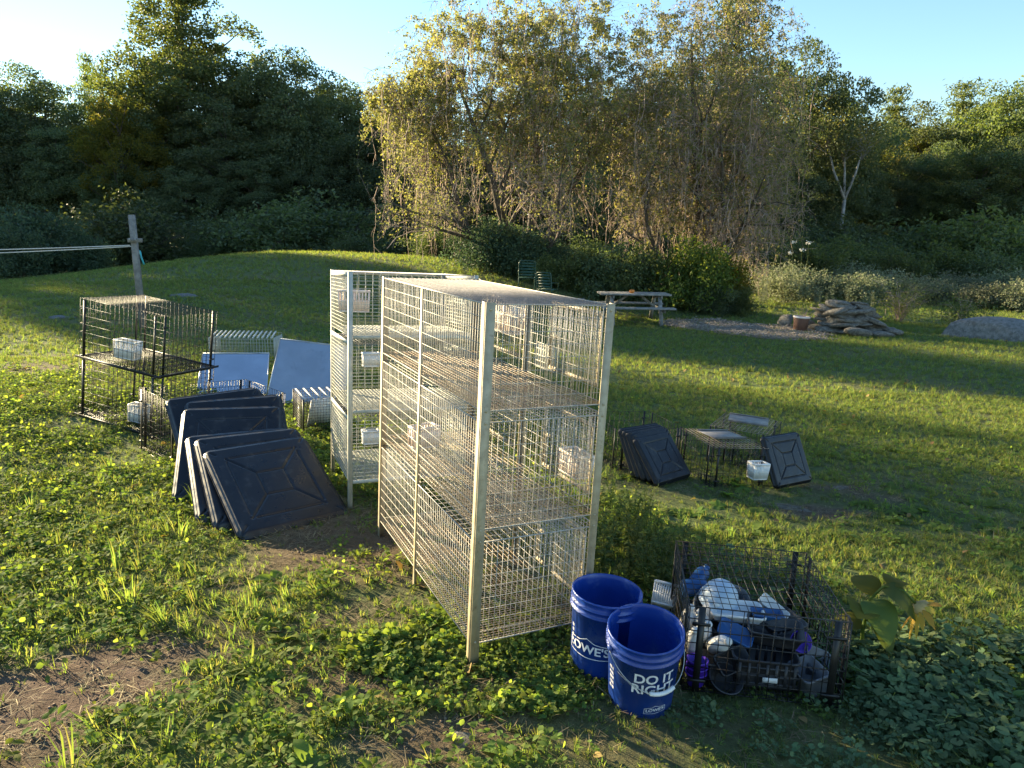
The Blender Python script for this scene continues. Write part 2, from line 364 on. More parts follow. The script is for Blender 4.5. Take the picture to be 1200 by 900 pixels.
def sprig(seed, n, h, L, Wd, spread):
    r = np.random.default_rng(seed); mb = MB()
    for k in range(n):
        a = r.uniform(0, 6.28); z = h*r.uniform(.2, 1); b = spread*r.uniform(.1, 1)
        base = np.array([math.cos(a)*b, math.sin(a)*b, z]); d = [math.cos(a+r.normal(0, .6)), math.sin(a+r.normal(0, .6)), r.uniform(-.1, .6)]
        leafshape(mb, base, d, [r.normal(0, .25), r.normal(0, .25), 1], L*r.uniform(.6, 1.2), Wd*r.uniform(.7, 1.2), n=2)
        if k % 2 == 0: mb.add(*strip([[0, 0, -.01], base*[.5, .5, .6], base], [.0015, .001]))
    return mb
def mallow(seed, n, h, R, spread):
    r = np.random.default_rng(seed); mb = MB()
    for k in range(n):
        a = r.uniform(0, 6.28); b = spread*math.sqrt(r.uniform(.02, 1)); c = np.array([math.cos(a)*b, math.sin(a)*b, h*r.uniform(.45, 1)])
        roundleaf(mb, c, [r.normal(0, .35), r.normal(0, .35), 1], R*r.uniform(.5, 1.15)); mb.add(*strip([[0, 0, -.01], c*[.6, .6, .7], c], [.0018, .0014]))
    return mb
def rosette(seed, n, L, Wd):
    r = np.random.default_rng(seed); mb = MB()
    for k in range(n):
        a = k/n*6.28+r.normal(0, .25); leafshape(mb, np.array([0, 0, .005]), [math.cos(a), math.sin(a), r.uniform(.25, .8)], [0, 0, 1], L*r.uniform(.7, 1.2), Wd*r.uniform(.8, 1.2), n=4, droop=.45)
    return mb
def tallweed(seed, h, L, Wd, nl, flower=0):
    r = np.random.default_rng(seed); mb = MB()
    for sIdx in range(3):
        a = r.uniform(0, 6.28); ln = r.uniform(.05, .3); hh = h*r.uniform(.65, 1.1)
        P = np.array([[math.cos(a)*ln*t*t*hh+r.normal(0, .004), math.sin(a)*ln*t*t*hh, hh*t-.01] for t in np.linspace(0, 1, 7)])
        mb.tube(P, np.linspace(.0035, .0012, 7), 4, False)
        for k in range(nl):
            t = r.uniform(.12, 1); q = P[min(5, int(t*6))]*(1-(t*6) % 1)+P[min(6, int(t*6)+1)]*((t*6) % 1); b = r.uniform(0, 6.28)
            leafshape(mb, q, [math.cos(b), math.sin(b), r.uniform(0, .8)], [0, 0, 1], L*(1.15-.6*t)*r.uniform(.7, 1.2), Wd*(1.1-.5*t), n=2, droop=.35)
    return mb
def straws(seed, n, L):
    r = np.random.default_rng(seed); mb = MB()
    for k in range(n):
        c = r.normal(0, .04, 3); c[2] = abs(c[2])*.25+.003; a = r.uniform(0, 6.28); l = L*r.uniform(.4, 1.2); d = np.array([math.cos(a), math.sin(a), r.uniform(-.05, .35)])*l/2
        mb.add(*strip([c-d, c, c+d], [.0012, .001]))
    return mb
def chips(seed, n):
    r = np.random.default_rng(seed); mb = MB()
    for k in range(n):
        c = r.normal(0, .09, 3); c[2] = abs(c[2])*.12+.004
        mb.box(c, (r.uniform(.02, .06), r.uniform(.008, .02), .005), rot(r.uniform(0, 6), r.normal(0, .3), r.normal(0, .3)))
    return mb
_gn = {}
def scatter(name, label, cat, sources, mat, pts, scl, tilt=.15, seed=0, zoff=0.0, kind='stuff'):
    """points carry instances of the source meshes; sources live in a collection that is not in the scene"""
    r = np.random.default_rng(seed+50); n = len(pts)
    coll = bpy.data.collections.new(name+'_sources')
    for k, s in enumerate(sources):
        me = s.mesh('%s_piece' % name, smooth=False); me.materials.append(mat); coll.objects.link(bpy.data.objects.new('%s_piece' % name, me))
    me = bpy.data.meshes.new(name); me.vertices.add(n); P = np.asarray(pts, float).copy(); P[:, 2] += zoff
    me.vertices.foreach_set('co', P.astype(np.float32).ravel())
    a = me.attributes.new('rot', 'FLOAT_VECTOR', 'POINT'); a.data.foreach_set('vector', np.stack([r.normal(0, tilt, n), r.normal(0, tilt, n), r.uniform(0, 6.28, n)], 1).astype(np.float32).ravel())
    a = me.attributes.new('scl', 'FLOAT', 'POINT'); a.data.foreach_set('value', np.asarray(scl, np.float32))
    a = me.attributes.new('pick', 'INT', 'POINT'); a.data.foreach_set('value', r.integers(0, len(sources), n).astype(np.int32))
    me.materials.append(mat)
    o = bpy.data.objects.new(name, me); COL.objects.link(o)
    g = bpy.data.node_groups.new(name+'_scatter', 'GeometryNodeTree')
    g.interface.new_socket('Geometry', in_out='INPUT', socket_type='NodeSocketGeometry'); g.interface.new_socket('Geometry', in_out='OUTPUT', socket_type='NodeSocketGeometry')
    N = g.nodes; gi = N.new('NodeGroupInput'); go = N.new('NodeGroupOutput'); ip = N.new('GeometryNodeInstanceOnPoints'); ci = N.new('GeometryNodeCollectionInfo')
    ci.inputs['Collection'].default_value = coll; ci.inputs['Separate Children'].default_value = True; ci.inputs['Reset Children'].default_value = True
    def na(nm, ty):
        q = N.new('GeometryNodeInputNamedAttribute'); q.data_type = ty; q.inputs['Name'].default_value = nm; return q.outputs['Attribute']
    e2r = N.new('FunctionNodeEulerToRotation'); L = g.links.new
    L(na('rot', 'FLOAT_VECTOR'), e2r.inputs[0]); L(e2r.outputs[0], ip.inputs['Rotation'])
    L(gi.outputs[0], ip.inputs['Points']); L(ci.outputs[0], ip.inputs['Instance']); ip.inputs['Pick Instance'].default_value = True
    L(na('pick', 'INT'), ip.inputs['Instance Index']); L(na('scl', 'FLOAT'), ip.inputs['Scale']); L(ip.outputs[0], go.inputs[0])
    md = o.modifiers.new('scatter', 'NODES'); md.node_group = g
    return tag(o, label, cat, None, kind)
def field(n, y0, y1, seed, slope=.86, pad=1.2, power=1.0):
    """random ground points in the part of the yard between two distances"""
    r = np.random.default_rng(seed); y = y0+(y1-y0)*r.random(n*3)**power; x = r.uniform(-1, 1, n*3)*(slope*y1+pad)
    k = np.abs(x) < slope*y+pad; x, y = x[k][:n], y[k][:n]
    return x, y
def put(x, y): return np.stack([x, y, G(x, y)], 1)
# trodden ground round the feet of the cages, trays and buckets: growth is low there
FEET = [(-.158, 2.62, .24), (.3, 2.85, .15), (.54, 2.42, .30), (.40, 2.62, .22), (-.47, 3.3, .15), (-.79, 3.95, .2), (-1.30, 3.95, .42), (-1.1, 4.25, .3), (-3.1, 5.9, .3), (-3.9, 6.2, .3), (-3.0, 5.5, .3), (1.0, 2.45, .34), (1.3, 2.4, .25), (.75, 2.5, .25), (1.2, 5.15, .3), (2.2, 5.2, .3)]
def trod(x, y):
    w = np.zeros(np.shape(x))
    for cx, cy, q in FEET: w = np.maximum(w, np.clip(1.6-np.hypot(x-cx, y-cy)/q, 0, 1))
    return w

# bands of mown grass, thinner far away
gsrc = [tuft(s, 13, .065, .06, .0028, .9) for s in (1, 2, 3, 4)]
P_, S_ = [], []
for (n, y0, y1, sd, sc, pw) in ((17000, 1.3, 4.5, 1, 1.0, .75), (40000, 4.0, 9.5, 2, 1.05, .8), (46000, 9.0, 19.0, 3, 1.45, .8), (36000, 18.5, 34.0, 4, 2.2, .9)):
    x, y = field(n, y0, y1, sd, power=pw); r = np.random.default_rng(sd+9)
    dens = 1-.93*dirt(x, y)-.35*dry(x, y); dens *= np.clip(.25+1.2*fbm(x, y, 3.0, 3.), .1, 1)
    k = r.random(len(x)) < dens; x, y = x[k], y[k]
    P_.append(put(x, y)); S_.append(sc*r.uniform(.65, 1.25, len(x))*(.75+.6*fbm(x, y, 1.4, 4.))*np.where((x > .6) & (y > 3.2) | (y > 8), .62, .64)*(1-.45*trod(x, y)))
scatter('lawn_grass', 'short green and yellowed grass covering the yard', 'grass', gsrc, MT['blade'], np.concatenate(P_), np.concatenate(S_), .25, 1)
# taller unmown tufts close by
x, y = field(1500, 1.5, 7.0, 21); r = np.random.default_rng(5)
k = (fbm(x, y, 1.3, 11.) > .50) & (x < 1.6-.0*y) & (y < 5.5) & (trod(x, y) < .2) & (dirt(x, y) < .4) & (r.random(len(x)) < .8); x, y = x[k], y[k]
scatter('rough_grass', 'taller unmown grass tufts around the cages', 'grass', [tuft(s, 12, .13, .05, .0028, .95) for s in (11, 12, 13)], MT['blade'], put(x, y), r.uniform(.6, 1.3, len(x)), .2, 2)
# leafy weeds: thick on the left and in front
x, y = field(34000, 1.5, 9.0, 31, power=.8); r = np.random.default_rng(6)
lw = np.clip((fbm(x, y, 1.6, 21.)-.30)*4, 0, 1)*np.where((x > 1.0) & (y > 3.3), .10, np.where(x < -.2, 1.0, .5))*np.clip((9.2-y)/2.5, 0, 1)
lw *= 1-.95*dirt(x, y); lw *= 1-.6*trod(x, y); lw *= 1-.75*_blobs(x, y, YP[:4], 5.)
k = (r.random(len(x)) < lw); x, y = x[k], y[k]
scatter('low_weeds', 'low leafy green weeds spreading through the grass', 'weeds', [sprig(s, 12, .055, .032, .021, .05) for s in (21, 22, 23, 24)], MT['weed'], put(x, y), r.uniform(.6, 1.25, len(x))*(1-.4*trod(x, y)), .2, 3)
# broad leaves
x, y = field(620, 1.6, 5.5, 41, power=.9); r = np.random.default_rng(7)
k = (dirt(x, y) < .5) & (trod(x, y) < .3) & (fbm(x, y, 1.1, 31.) > .47); x, y = x[k], y[k]
scatter('broadleaf_weeds', 'broad leaved dock and plantain rosettes in the grass', 'weeds', [rosette(s, 7, .11, .05) for s in (31, 32, 33)], MT['weed'], put(x, y), r.uniform(.4, 1.15, len(x)), .15, 4)
# ground ivy under the front of the tall cage, mallow round the goods crate
def patch(cs, n, seed):
    r = np.random.default_rng(seed); X = []; Y = []
    for (px, py, rx, ry, w) in cs:
        c = GP(px, py); m = int(n*w); a = r.uniform(0, 6.28, m); q = np.sqrt(r.random(m)); X.append(c[0]+np.cos(a)*q*rx); Y.append(c[1]+np.sin(a)*q*ry)
    X = np.concatenate(X); Y = np.concatenate(Y); k = (fbm(X, Y, 3.5, 8.)+.25*r.random(len(X)) > .48) & (trod(X, Y)*.5 < r.random(len(X)))
    return X[k], Y[k]
x, y = patch([(580, 800, .42, .22, 1.), (640, 770, .4, .3, 1.), (480, 770, .3, .15, .5), (545, 705, .35, .3, .3)], 520, 9)
r = np.random.default_rng(8)
scatter('ground_ivy', 'small round leaved ground ivy beneath the tall cage', 'weeds', [mallow(s, 12, .05, .0145, .06) for s in (41, 42, 43)], MT['weed'], put(x, y), r.uniform(.6, 1.15, len(x))*(1-.4*trod(x, y)), .2, 5)
x, y = patch([(910, 855, .45, .16, 1.), (1060, 800, .4, .35, 1.3), (1130, 850, .45, .3, 1.3), (1010, 870, .4, .2, .8), (850, 700, .5, .35, .35), (1180, 790, .4, .3, .6)], 190, 10)
scatter('mallow_patch', 'round leaved mallow spreading around the crate of bowls', 'weeds', [mallow(s, 13, .085, .019, .10) for s in (51, 52, 53)], MT['mallow'], put(x, y), r.uniform(.35, 1.3, len(x))*(1-.45*trod(x, y)), .2, 6)
# tall weeds beside and behind the tall cage
x, y = patch([(748, 668, .28, .35, 1.), (765, 650, .3, .3, .8), (722, 610, .2, .3, .6), (640, 520, .7, .4, .6), (600, 500, .6, .4, .5), (790, 700, .2, .2, .5)], 34, 12)
scatter('tall_weeds', 'knee high weeds growing beside the tall cage', 'weeds', [tallweed(s, .30, .06, .014, 26) for s in (61, 62, 63)], MT['leaf_bush'], put(x, y), r.uniform(.5, 1.1, len(x)), .12, 7)
# dead stalks and litter
x, y = field(9000, 1.5, 6.5, 51); dd = np.maximum(dirt(x, y), dry(x, y)*.9)
k = np.random.default_rng(9).random(len(x)) < dd*.9+.06; x, y = x[k], y[k]
scatter('dead_grass', 'dry straw coloured grass litter on bare patches', 'straw', [straws(s, 12, .07) for s in (71, 72, 73)], MT['straw'], put(x, y), np.random.default_rng(10).uniform(.6, 1.4, len(x)), .1, 8)
# fallen leaves over the lawn
def fallen(seed):
    r = np.random.default_rng(seed); m = MB(); a = r.uniform(0, 6.28); leafshape(m, np.array([0, 0, .012]), [math.cos(a), math.sin(a), .15], [r.normal(0, .3), r.normal(0, .3), 1], .05, .03, .3, 3, .2); return m
x, y = field(1500, 1.6, 16.0, 66, power=.8)
scatter('fallen_leaves', 'scattered dry brown leaves lying on the lawn', 'leaves', [fallen(s) for s in (98, 99, 100, 101)], leafmat('dry_leaf', [(.20, .12, .05), (.28, .19, .08), (.16, .09, .045)], .3, .8), put(x, y), np.random.default_rng(16).uniform(.6, 1.5, len(x)), .4, 12)
# clods and pebbles on the bare soil
x, y = field(9000, 1.4, 6.5, 61); k = np.random.default_rng(14).random(len(x)) < (dirt(x, y)*1.1-.25)*.5; x, y = x[k], y[k]
def clod(seed):
    r = np.random.default_rng(seed); m = MB()
    for q in range(5):
        c = r.normal(0, .03, 3); c[2] = .002; s_ = r.uniform(.002, .006)*(1+2*(r.random() > .93)); V = r.normal(0, 1, (8, 3)); V /= np.linalg.norm(V, axis=1)[:, None]
        V = np.array([(x_, y_, z_) for z_ in (-1, 1) for y_ in (-1, 1) for x_ in (-1, 1)])*r.uniform(.5, 1.0, (8, 3)); m.add(V*s_*[1.3, 1, .7]+c, [[0, 2, 3, 1], [4, 5, 7, 6], [0, 1, 5, 4], [2, 6, 7, 3], [0, 4, 6, 2], [1, 3, 7, 5]])
    return m
scatter('soil_crumbs', 'crumbs of soil and small pebbles on the bare patches', 'soil', [clod(s) for s in (95, 96, 97)], surf('soil_crumb', (.09, .062, .046), (.22, .17, .13), 40, .95, spec=.1), put(x, y), np.random.default_rng(15).uniform(.5, 1.3, len(x)), .3, 11)
# wood chip bed by the picnic table
cx = [(785, 376), (830, 375), (880, 381), (935, 386), (968, 390), (972, 399), (920, 400), (860, 393), (800, 385), (775, 381)]
bp = np.array([GP(a, b) for a, b in cx]); cen = bp.mean(0)
mb = MB(); ring = []
K = 60; idx = np.linspace(0, len(bp), K, endpoint=False)
for f in idx:
    a = bp[int(f) % len(bp)]; b = bp[(int(f)+1) % len(bp)]; p = a+(b-a)*(f-int(f)); p = p+(p-cen)*(.08*(random.random()-.5)); ring.append(p)
ring = np.array(ring); rows = []
for t in (.02, .35, .7, 1.0):
    q = cen+(ring-cen)*t; q[:, 2] = G(q[:, 0], q[:, 1])+.035*(1 if t < .8 else .3); rows.append(q)
V = np.concatenate(rows); Q = [[a*K+b, a*K+(b+1) % K, (a+1)*K+(b+1) % K, (a+1)*K+b] for a in range(3) for b in range(K)]
V = np.r_[V, [[cen[0], cen[1], G(cen[0], cen[1])+.035]]]
mb.add(V, Q, [[len(V)-1, (b+1) % K, b] for b in range(K)])
tag(mb.build('mulch_bed', surf('wood_chip_bed', (.15, .12, .095), (.27, .22, .18), 16, .95, bmp=1, bscale=40, bdist=.03, c3=(.33, .29, .25)), smooth=True), 'pale wood chip bed between the picnic table and the rock pile', 'mulch bed', kind='structure')
r = np.random.default_rng(13); m = 900; a = r.integers(0, K, m); q = np.sqrt(r.random(m)); pp = cen+(ring[a]-cen)*q[:, None]
scatter('wood_chips', 'loose pale wood chips on the bed by the picnic table', 'wood chips', [chips(s, 10) for s in (81, 82)], MT['chip'], put(pp[:, 0], pp[:, 1])+[0, 0, .03], r.uniform(.8, 1.4, m), .1, 9)
# ------------------------------------------------------------------ trees
def leaves(mb, C, L, Wd, r, upb=.5):
    n = len(C); N = r.normal(0, 1, (n, 3)); N[:, 2] = N[:, 2]*.8+upb; N /= np.linalg.norm(N, axis=1)[:, None]
    A = r.normal(0, 1, (n, 3)); A -= N*(A*N).sum(1)[:, None]; A /= np.linalg.norm(A, axis=1)[:, None]; B = np.cross(N, A)
    s = r.uniform(.6, 1.25, n)[:, None]
    V = np.stack([C-A*L*s*.5, C+B*Wd*s*.5+N*.1*L, C+A*L*s*.5, C-B*Wd*s*.5+N*.1*L], 1).reshape(-1, 3)
    mb.add(V, np.arange(n*4).reshape(n, 4)); return mb
def broad_tree(seed, H, R, base, ncl, nleaf, L, airy=0.0, top=1.0, rcl=.16):
    """returns trunk MB, crown MB of a broadleaf tree: clumps of leaves on an uneven envelope, limbs reaching the clumps"""
    r = np.random.default_rng(seed); tr = MB(); cr = MB()
    lob = r.normal(0, 1, (9, 3)); lob /= np.linalg.norm(lob, axis=1)[:, None]; la = r.uniform(-.28, .30, 9)
    cz = (H+base)/2; hz = (H-base)/2
    C = []
    while len(C) < ncl:
        d = r.normal(0, 1, 3); d /= np.linalg.norm(d); q = r.uniform(.12, 1)**.45
        env = 1+sum(a*max(0, d@l)**4 for a, l in zip(la, lob))
        w = 1.0 if d[2] < 0 else max(.12, 1-(1-top)*d[2])
        p = np.array([d[0]*R*w, d[1]*R*w, d[2]*hz])*q*env+[0, 0, cz]
        if p[2] < base*.9 or p[2] > H: continue
        C.append(p)
    C = np.array(C); rc = R*rcl*r.uniform(.6, 1.5, ncl)
    w = rc**2; cnt = np.maximum(6, (nleaf*w/w.sum()*(1-airy*r.random(ncl)))).astype(int)
    pts = []
    for c, q, k in zip(C, rc, cnt):
        o = r.normal(0, 1, (k, 3)); o /= np.linalg.norm(o, axis=1)[:, None]; o *= (r.random(k)**.4)[:, None]*q*[1.15, 1.15, .75]; pts.append(c+o)
    leaves(cr, np.concatenate(pts), L, L*.62, r)
    n = 9; tz = np.linspace(-.3, H*.82, n); wob = np.cumsum(r.normal(0, .02*H/8, (n, 2)), 0); P = np.c_[wob, tz]; P[0, :2] = P[1, :2]
    tr.tube(P, np.linspace(H*.022, H*.004, n)*np.r_[1.5, 1.1, np.ones(n-2)], 8)
    for c in C[r.permutation(ncl)[:min(46, ncl)]]:
        h0 = max(base*.7, c[2]-r.uniform(.15, .35)*H*.6); b = np.array([np.interp(h0, tz, P[:, 0]), np.interp(h0, tz, P[:, 1]), h0]); m = (b+c)/2+[0, 0, -.06*H*.3]
        t = np.linspace(0, 1, 5)[:, None]; path = b*(1-t)**2+2*m*t*(1-t)+c*t**2; tr.tube(path, np.linspace(H*.006, H*.0012, 5), 5, False)
    return tr, cr
def pine_tree(seed, H, R, base, L):
    r = np.random.default_rng(seed); tr = MB(); cr = MB(); tr.tube([[0, 0, -.3], [0, 0, H*.5], [0, 0, H*.98]], [H*.018, H*.011, .02], 7)
    pts = []
    z = base
    while z < H*.99:
        f = (H-z)/(H-base); rr = R*(f**.75)*r.uniform(.75, 1.15)+.15
        for a in np.arange(0, 6.28, 6.28/r.integers(4, 7))+r.uniform(0, 6):
            q = rr*r.uniform(.6, 1.15); e = np.array([math.cos(a)*q, math.sin(a)*q, r.uniform(.02, .30)*q]); b = np.array([0, 0, z])
            tr.tube([b, b+e*.55-[0, 0, .04*q], b+e], [H*.004, H*.0025, .008], 4, False)
            k = int(190*q/R)+30; t = r.uniform(.2, 1.05, k)[:, None]; sp = r.normal(0, 1, (k, 3))*[.17*R, .17*R, .07*R]
            pts.append(b+e*t+sp*(.5+.6*t)+[0, 0, .05])
        z += H*.05*r.uniform(.7, 1.3)
    leaves(cr, np.concatenate(pts), L*1.5, L*.35, r, .3); return tr, cr
def shrub(seed, H, R, nleaf, L, stems=9, arch=.3, w=.5):
    r = np.random.default_rng(seed); st = MB(); cr = MB(); pts = []
    for k in range(stems):
        a = r.uniform(0, 6.28); q = R*r.uniform(.15, .95); h = H*r.uniform(.55, 1.0)*(1-.35*(q/R)**2); e = np.array([math.cos(a)*q, math.sin(a)*q, h])
        P = [np.array([math.cos(a), math.sin(a), 0])*R*.06*r.random()+[0, 0, -.1], e*[.35, .35, .6], e]; st.tube(P, [H*.012, H*.008, H*.002], 4, False)
        for s in range(4):
            b = e*np.array([.35+.16*s, .35+.16*s, .45+.14*s]); f = b+r.normal(0, 1, 3)*[R*.28, R*.28, H*.12]; st.tube([b, (b+f)/2+[0, 0, .02*H], f], [H*.005, H*.003, H*.0012], 3, False)
            m = nleaf//(stems*4); t = r.uniform(.1, 1.1, m)[:, None]; pts.append(b+(f-b)*t+r.normal(0, 1, (m, 3))*[R*.13, R*.13, H*.08])
    p = np.concatenate(pts); p[:, 2] = np.abs(p[:, 2])+.02
    leaves(cr, p, L, L*w, r, .4); return st, cr
PROTO = {}
def proto(key, tm, cm, lm, tmat='bark'):
    t = tm.mesh(key+'_trunk', True); t.materials.append(MT[tmat]); c = cm.mesh(key+'_crown'); c.materials.append(MT[lm]); PROTO[key] = (t, c)
proto('oak', *broad_tree(1, 11.0, 4.6, 1.0, 300, 56000, .165, rcl=.135), 'leaf_dark')
proto('maple', *broad_tree(2, 11.0, 3.9, .8, 270, 50000, .16, rcl=.14), 'leaf_dark')
proto('elm', *broad_tree(3, 11.0, 4.2, 1.2, 250, 46000, .155, .3, .7, .135), 'leaf_mid')
proto('ash', *broad_tree(4, 14.0, 4.4, 1.6, 520, 76000, .16, .4, .25, .105), 'leaf_mid')
proto('gold', *broad_tree(5, 10.0, 3.3, 1.0, 190, 30000, .135, .2, rcl=.13), 'leaf_gold_lit')
proto('pine', *pine_tree(6, 14.0, 3.4, 2.2, .26), 'leaf_pine')
proto('bush', *shrub(7, 2.6, 2.0, 9000, .15, 14), 'leaf_bush')
proto('thicket', *shrub(8, 3.2, 2.4, 9000, .17, 16), 'leaf_dark')
proto('meadow', *shrub(9, 1.5, 1.3, 6000, .10, 14, w=.4), 'leaf_pale')
PH = dict(oak=11., maple=11., elm=11., ash=14., gold=10., pine=14., bush=2.6, thicket=3.2, meadow=1.5)
def plant(key, name, x, y, H, wide, label, cat, group=None, mat=None, yaw=None, tname='trunk', cname='crown'):
    o = empty(name, (x, y, G(x, y)-.05), (0, 0, random.uniform(0, 6.28) if yaw is None else yaw), label, cat, group)
    s = H/PH[key]; o.scale = (s*wide, s*wide, s)
    for me, nm in zip(PROTO[key], (tname, cname)):
        c = bpy.data.objects.new(nm, me); COL.objects.link(c); c.parent = o
        if nm == cname and mat: c.material_slots[0].link = 'OBJECT'; c.material_slots[0].material = MT[mat]
    return o
def tree_px(key, name, px, topy, depth, wide, label, group, mat=None):
    top = AT(px, topy, depth); H = top[2]-G(top[0], top[1])
    return plant(key, name, top[0], top[1], H, wide, label, 'tree', group, mat)
LW, RW, CW = 'trees of the wood behind the mound', 'trees of the wood beyond the meadow', 'dark trees behind the vine hung trees'
LLAB = 'dark shaded broadleaf tree in the wood behind the mound'
for key, px, ty, dep, wd, mat in [('oak', 30, 82, 40, 1.0, None), ('elm', -60, 70, 40, 1.0, 'leaf_dark'), ('oak', 335, 62, 39, .92, None),
        ('maple', 262, 120, 37, 1.1, None), ('oak', 175, 120, 38, .9, None), ('oak', 235, 75, 39.5, .8, None), ('maple', 155, 85, 40, .8, 'leaf_mid'), ('oak', 95, 140, 38, 1.1, None), ('maple', 355, 110, 38, 1.2, None), ('oak', 440, 150, 38, 1.2, None), ('oak', 10, 120, 38, 1.2, None), ('maple', 300, 100, 40, 1.1, None), ('maple', 405, 102, 41, 1.0, None), ('oak', 140, 190, 35.5, .9, None), ('oak', 470, 118, 42, .95, None), ('maple', 60, 150, 37, 1.1, None),
        ('oak', 215, 190, 35.5, 1.1, None), ('maple', 300, 190, 36, 1.1, None), ('oak', 390, 185, 37, 1.1, None), ('maple', -20, 180, 36, 1.2, None)]:
    tree_px(key, 'broadleaf_tree', px, ty, dep*1.45, wd, LLAB, LW, mat)
tree_px('ash', 'tall_airy_tree', 207, -16, 57, 1.2, 'tallest airy tree rising over the wood with sky showing through its top', None)
tree_px('pine', 'slender_tree', 100, 66, 64, .55, 'slender pointed tree poking up behind the wood left of the tallest tree', None, 'leaf_mid')
tree_px('gold', 'sunlit_tree', 132, 94, 51, .9, 'tree with sunlight painted into its golden crown beside the tallest airy tree', None)  # golden leaf colour paints the sunlit patch of the wood
tree_px('gold', 'yellow_topped_tree', 452, 108, 58, .9, 'yellow topped tree between the dark wood and the vine hung trees', None)
for key, px, ty, dep, wd, mat in [('oak', 520, 150, 40, 1.0, None), ('maple', 590, 120, 41, 1.0, None), ('oak', 660, 125, 40, 1.0, None), ('maple', 730, 110, 41, 1.0, None), ('oak', 800, 85, 41, 1.0, None), ('maple', 560, 205, 36, 1.2, None), ('oak', 690, 200, 36, 1.2, None), ('oak', 850, 120, 40, .9, None), ('maple', 900, 150, 41, 1.0, None)]:
    tree_px(key, 'broadleaf_tree', px, ty, dep, wd, 'dark tree standing behind the vine hung trees', CW, mat)
tree_px('pine', 'pine_tree', 868, -22, 41, 1.0, 'dark pine whose top rises above the vine hung trees', None)
tree_px('oak', 'round_topped_tree', 940, 60, 46, .75, 'dark round topped tree between the pine and the pale barked tree', None)
tree_px('pine', 'pine_tree', 1052, 104, 60, .9, 'sunlit pine above the gap in the wood beyond the meadow', None, 'leaf_mid')
tree_px('pine', 'pine_tree', 1132, 98, 62, 1.0, 'pale green pine with blunt top in the wood beyond the meadow', None, 'leaf_mid')
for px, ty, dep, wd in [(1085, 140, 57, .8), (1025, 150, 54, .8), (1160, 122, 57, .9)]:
    tree_px('gold', 'yellow_lit_tree', px, ty, dep, wd, 'yellow green tree with sunlight painted into its leaves in the wood beyond the meadow', 'yellow lit trees beyond the meadow')  # sunlight on these crowns is put into the leaf colour
RLAB = 'dark broadleaf tree in the wood beyond the meadow'
for key, px, ty, dep, wd, mat in [('oak', 1078, 128, 58, .8, 'leaf_mid'), ('maple', 1100, 150, 55, .9, None), ('oak', 975, 120, 52, 1., None), ('maple', 1000, 175, 48, 1.1, None), ('oak', 1110, 170, 52, 1.0, 'leaf_dark'), ('elm', 1180, 105, 54, 1.0, None), ('oak', 1230, 95, 54, 1.0, 'leaf_mid'),
        ('maple', 1060, 190, 50, 1.1, None), ('oak', 1150, 170, 47, 1.0, 'leaf_mid'), ('elm', 1215, 150, 45, 1.0, 'leaf_dark'), ('maple', 1290, 110, 50, 1.1, 'leaf_mid'), ('oak', 950, 190, 46, 1., None), ('maple', 905, 205, 44, 1., None)]:
    tree_px(key, 'broadleaf_tree', px, ty, dep, wd, RLAB, RW, mat)
# woods out of the frame on the sun side: their crowns throw the bands of shade over the yard (u across the light, t towards the sun)
SN = np.array([math.sin(SUN_AZ), -math.cos(SUN_AZ)]); SD = np.array([math.cos(SUN_AZ), math.sin(SUN_AZ)])
def ut(u, t): p = SN*u+SD*t; return p[0], p[1]
for u, t, H, wd, key in SHADE_TREES if 'SHADE_TREES' in globals() else [q_ for p_ in [(-9, 68, 14.6, .8, 'oak'), (-2.5, 68, 14.4, .75, 'maple'), (2.6, 68, 14.4, .5, 'oak'), (6.6, 68, 18.6, .30, 'maple'), (8.4, 69, 18.8, .28, 'oak'), (10.5, 68, 14.8, .4, 'maple'), (12.9, 70, 19.5, .36, 'oak'), (13.8, 72, 20, .36, 'maple')] for q_ in ((p_,) if 6 < p_[0] < 9 else (p_, (p_[0]+.3, p_[1]+9, p_[2]+2.2, p_[3]*.95, 'oak')))]:
    x, y = ut(u, t); plant(key, 'broadleaf_tree', x, y, H, wd, 'broadleaf tree at the sunny edge of the wood beside the yard', 'tree', 'trees on the sunny side of the yard')

# understory and meadow
random.seed(11)
for px, py, dep, H, wd in [(-10, 0, 45, 4.4, 1.2), (40, 0, 46, 4.8, 1.2), (95, 0, 47, 4.4, 1.2), (140, 0, 47, 4.6, 1.2), (185, 0, 48, 4.6, 1.2), (230, 0, 47, 4.2, 1.2), (275, 0, 48, 4.6, 1.2), (320, 0, 48, 4.8, 1.2), (365, 0, 48, 4.4, 1.2), (410, 0, 48, 4.6, 1.2), (460, 0, 46, 4.6, 1.2), (530, 0, 33, 3.2, 1.2), (500, 0, 31, 2.4, 1.), (430, 0, 42, 3.6, 1.1),
        (610, 0, 31, 3.0, 1.1), (700, 0, 31, 3.2, 1.2), (790, 0, 32, 3.2, 1.2), (880, 0, 34, 3.4, 1.2)]:
    dep *= random.uniform(.9, 1.06); H *= random.uniform(.45, .9); p = AT(px+random.uniform(-14, 14), 300, dep); plant('thicket', 'thicket_shrub', p[0], p[1], H, wd*random.uniform(.85, 1.3), 'dark thicket shrub at the foot of the wood', 'shrub', 'shrubs at the foot of the wood', 'leaf_dark', tname='stems', cname='foliage')
for px, dep, H, wd in [(12, 29, 2.9, 1.2), (50, 30, 2.9, 1.1), (85, 31, 2.2, 1.0), (25, 27, 2.0, 1.), (110, 32, 1.7, 1.)]:
    p = AT(px, 320, dep); plant('bush', 'soft_shrub', p[0], p[1], H, wd*.85, 'blue green soft shrub growing below the clothesline cords', 'shrub', 'blue green shrubs by the clothesline', 'leaf_blue', tname='stems', cname='foliage')
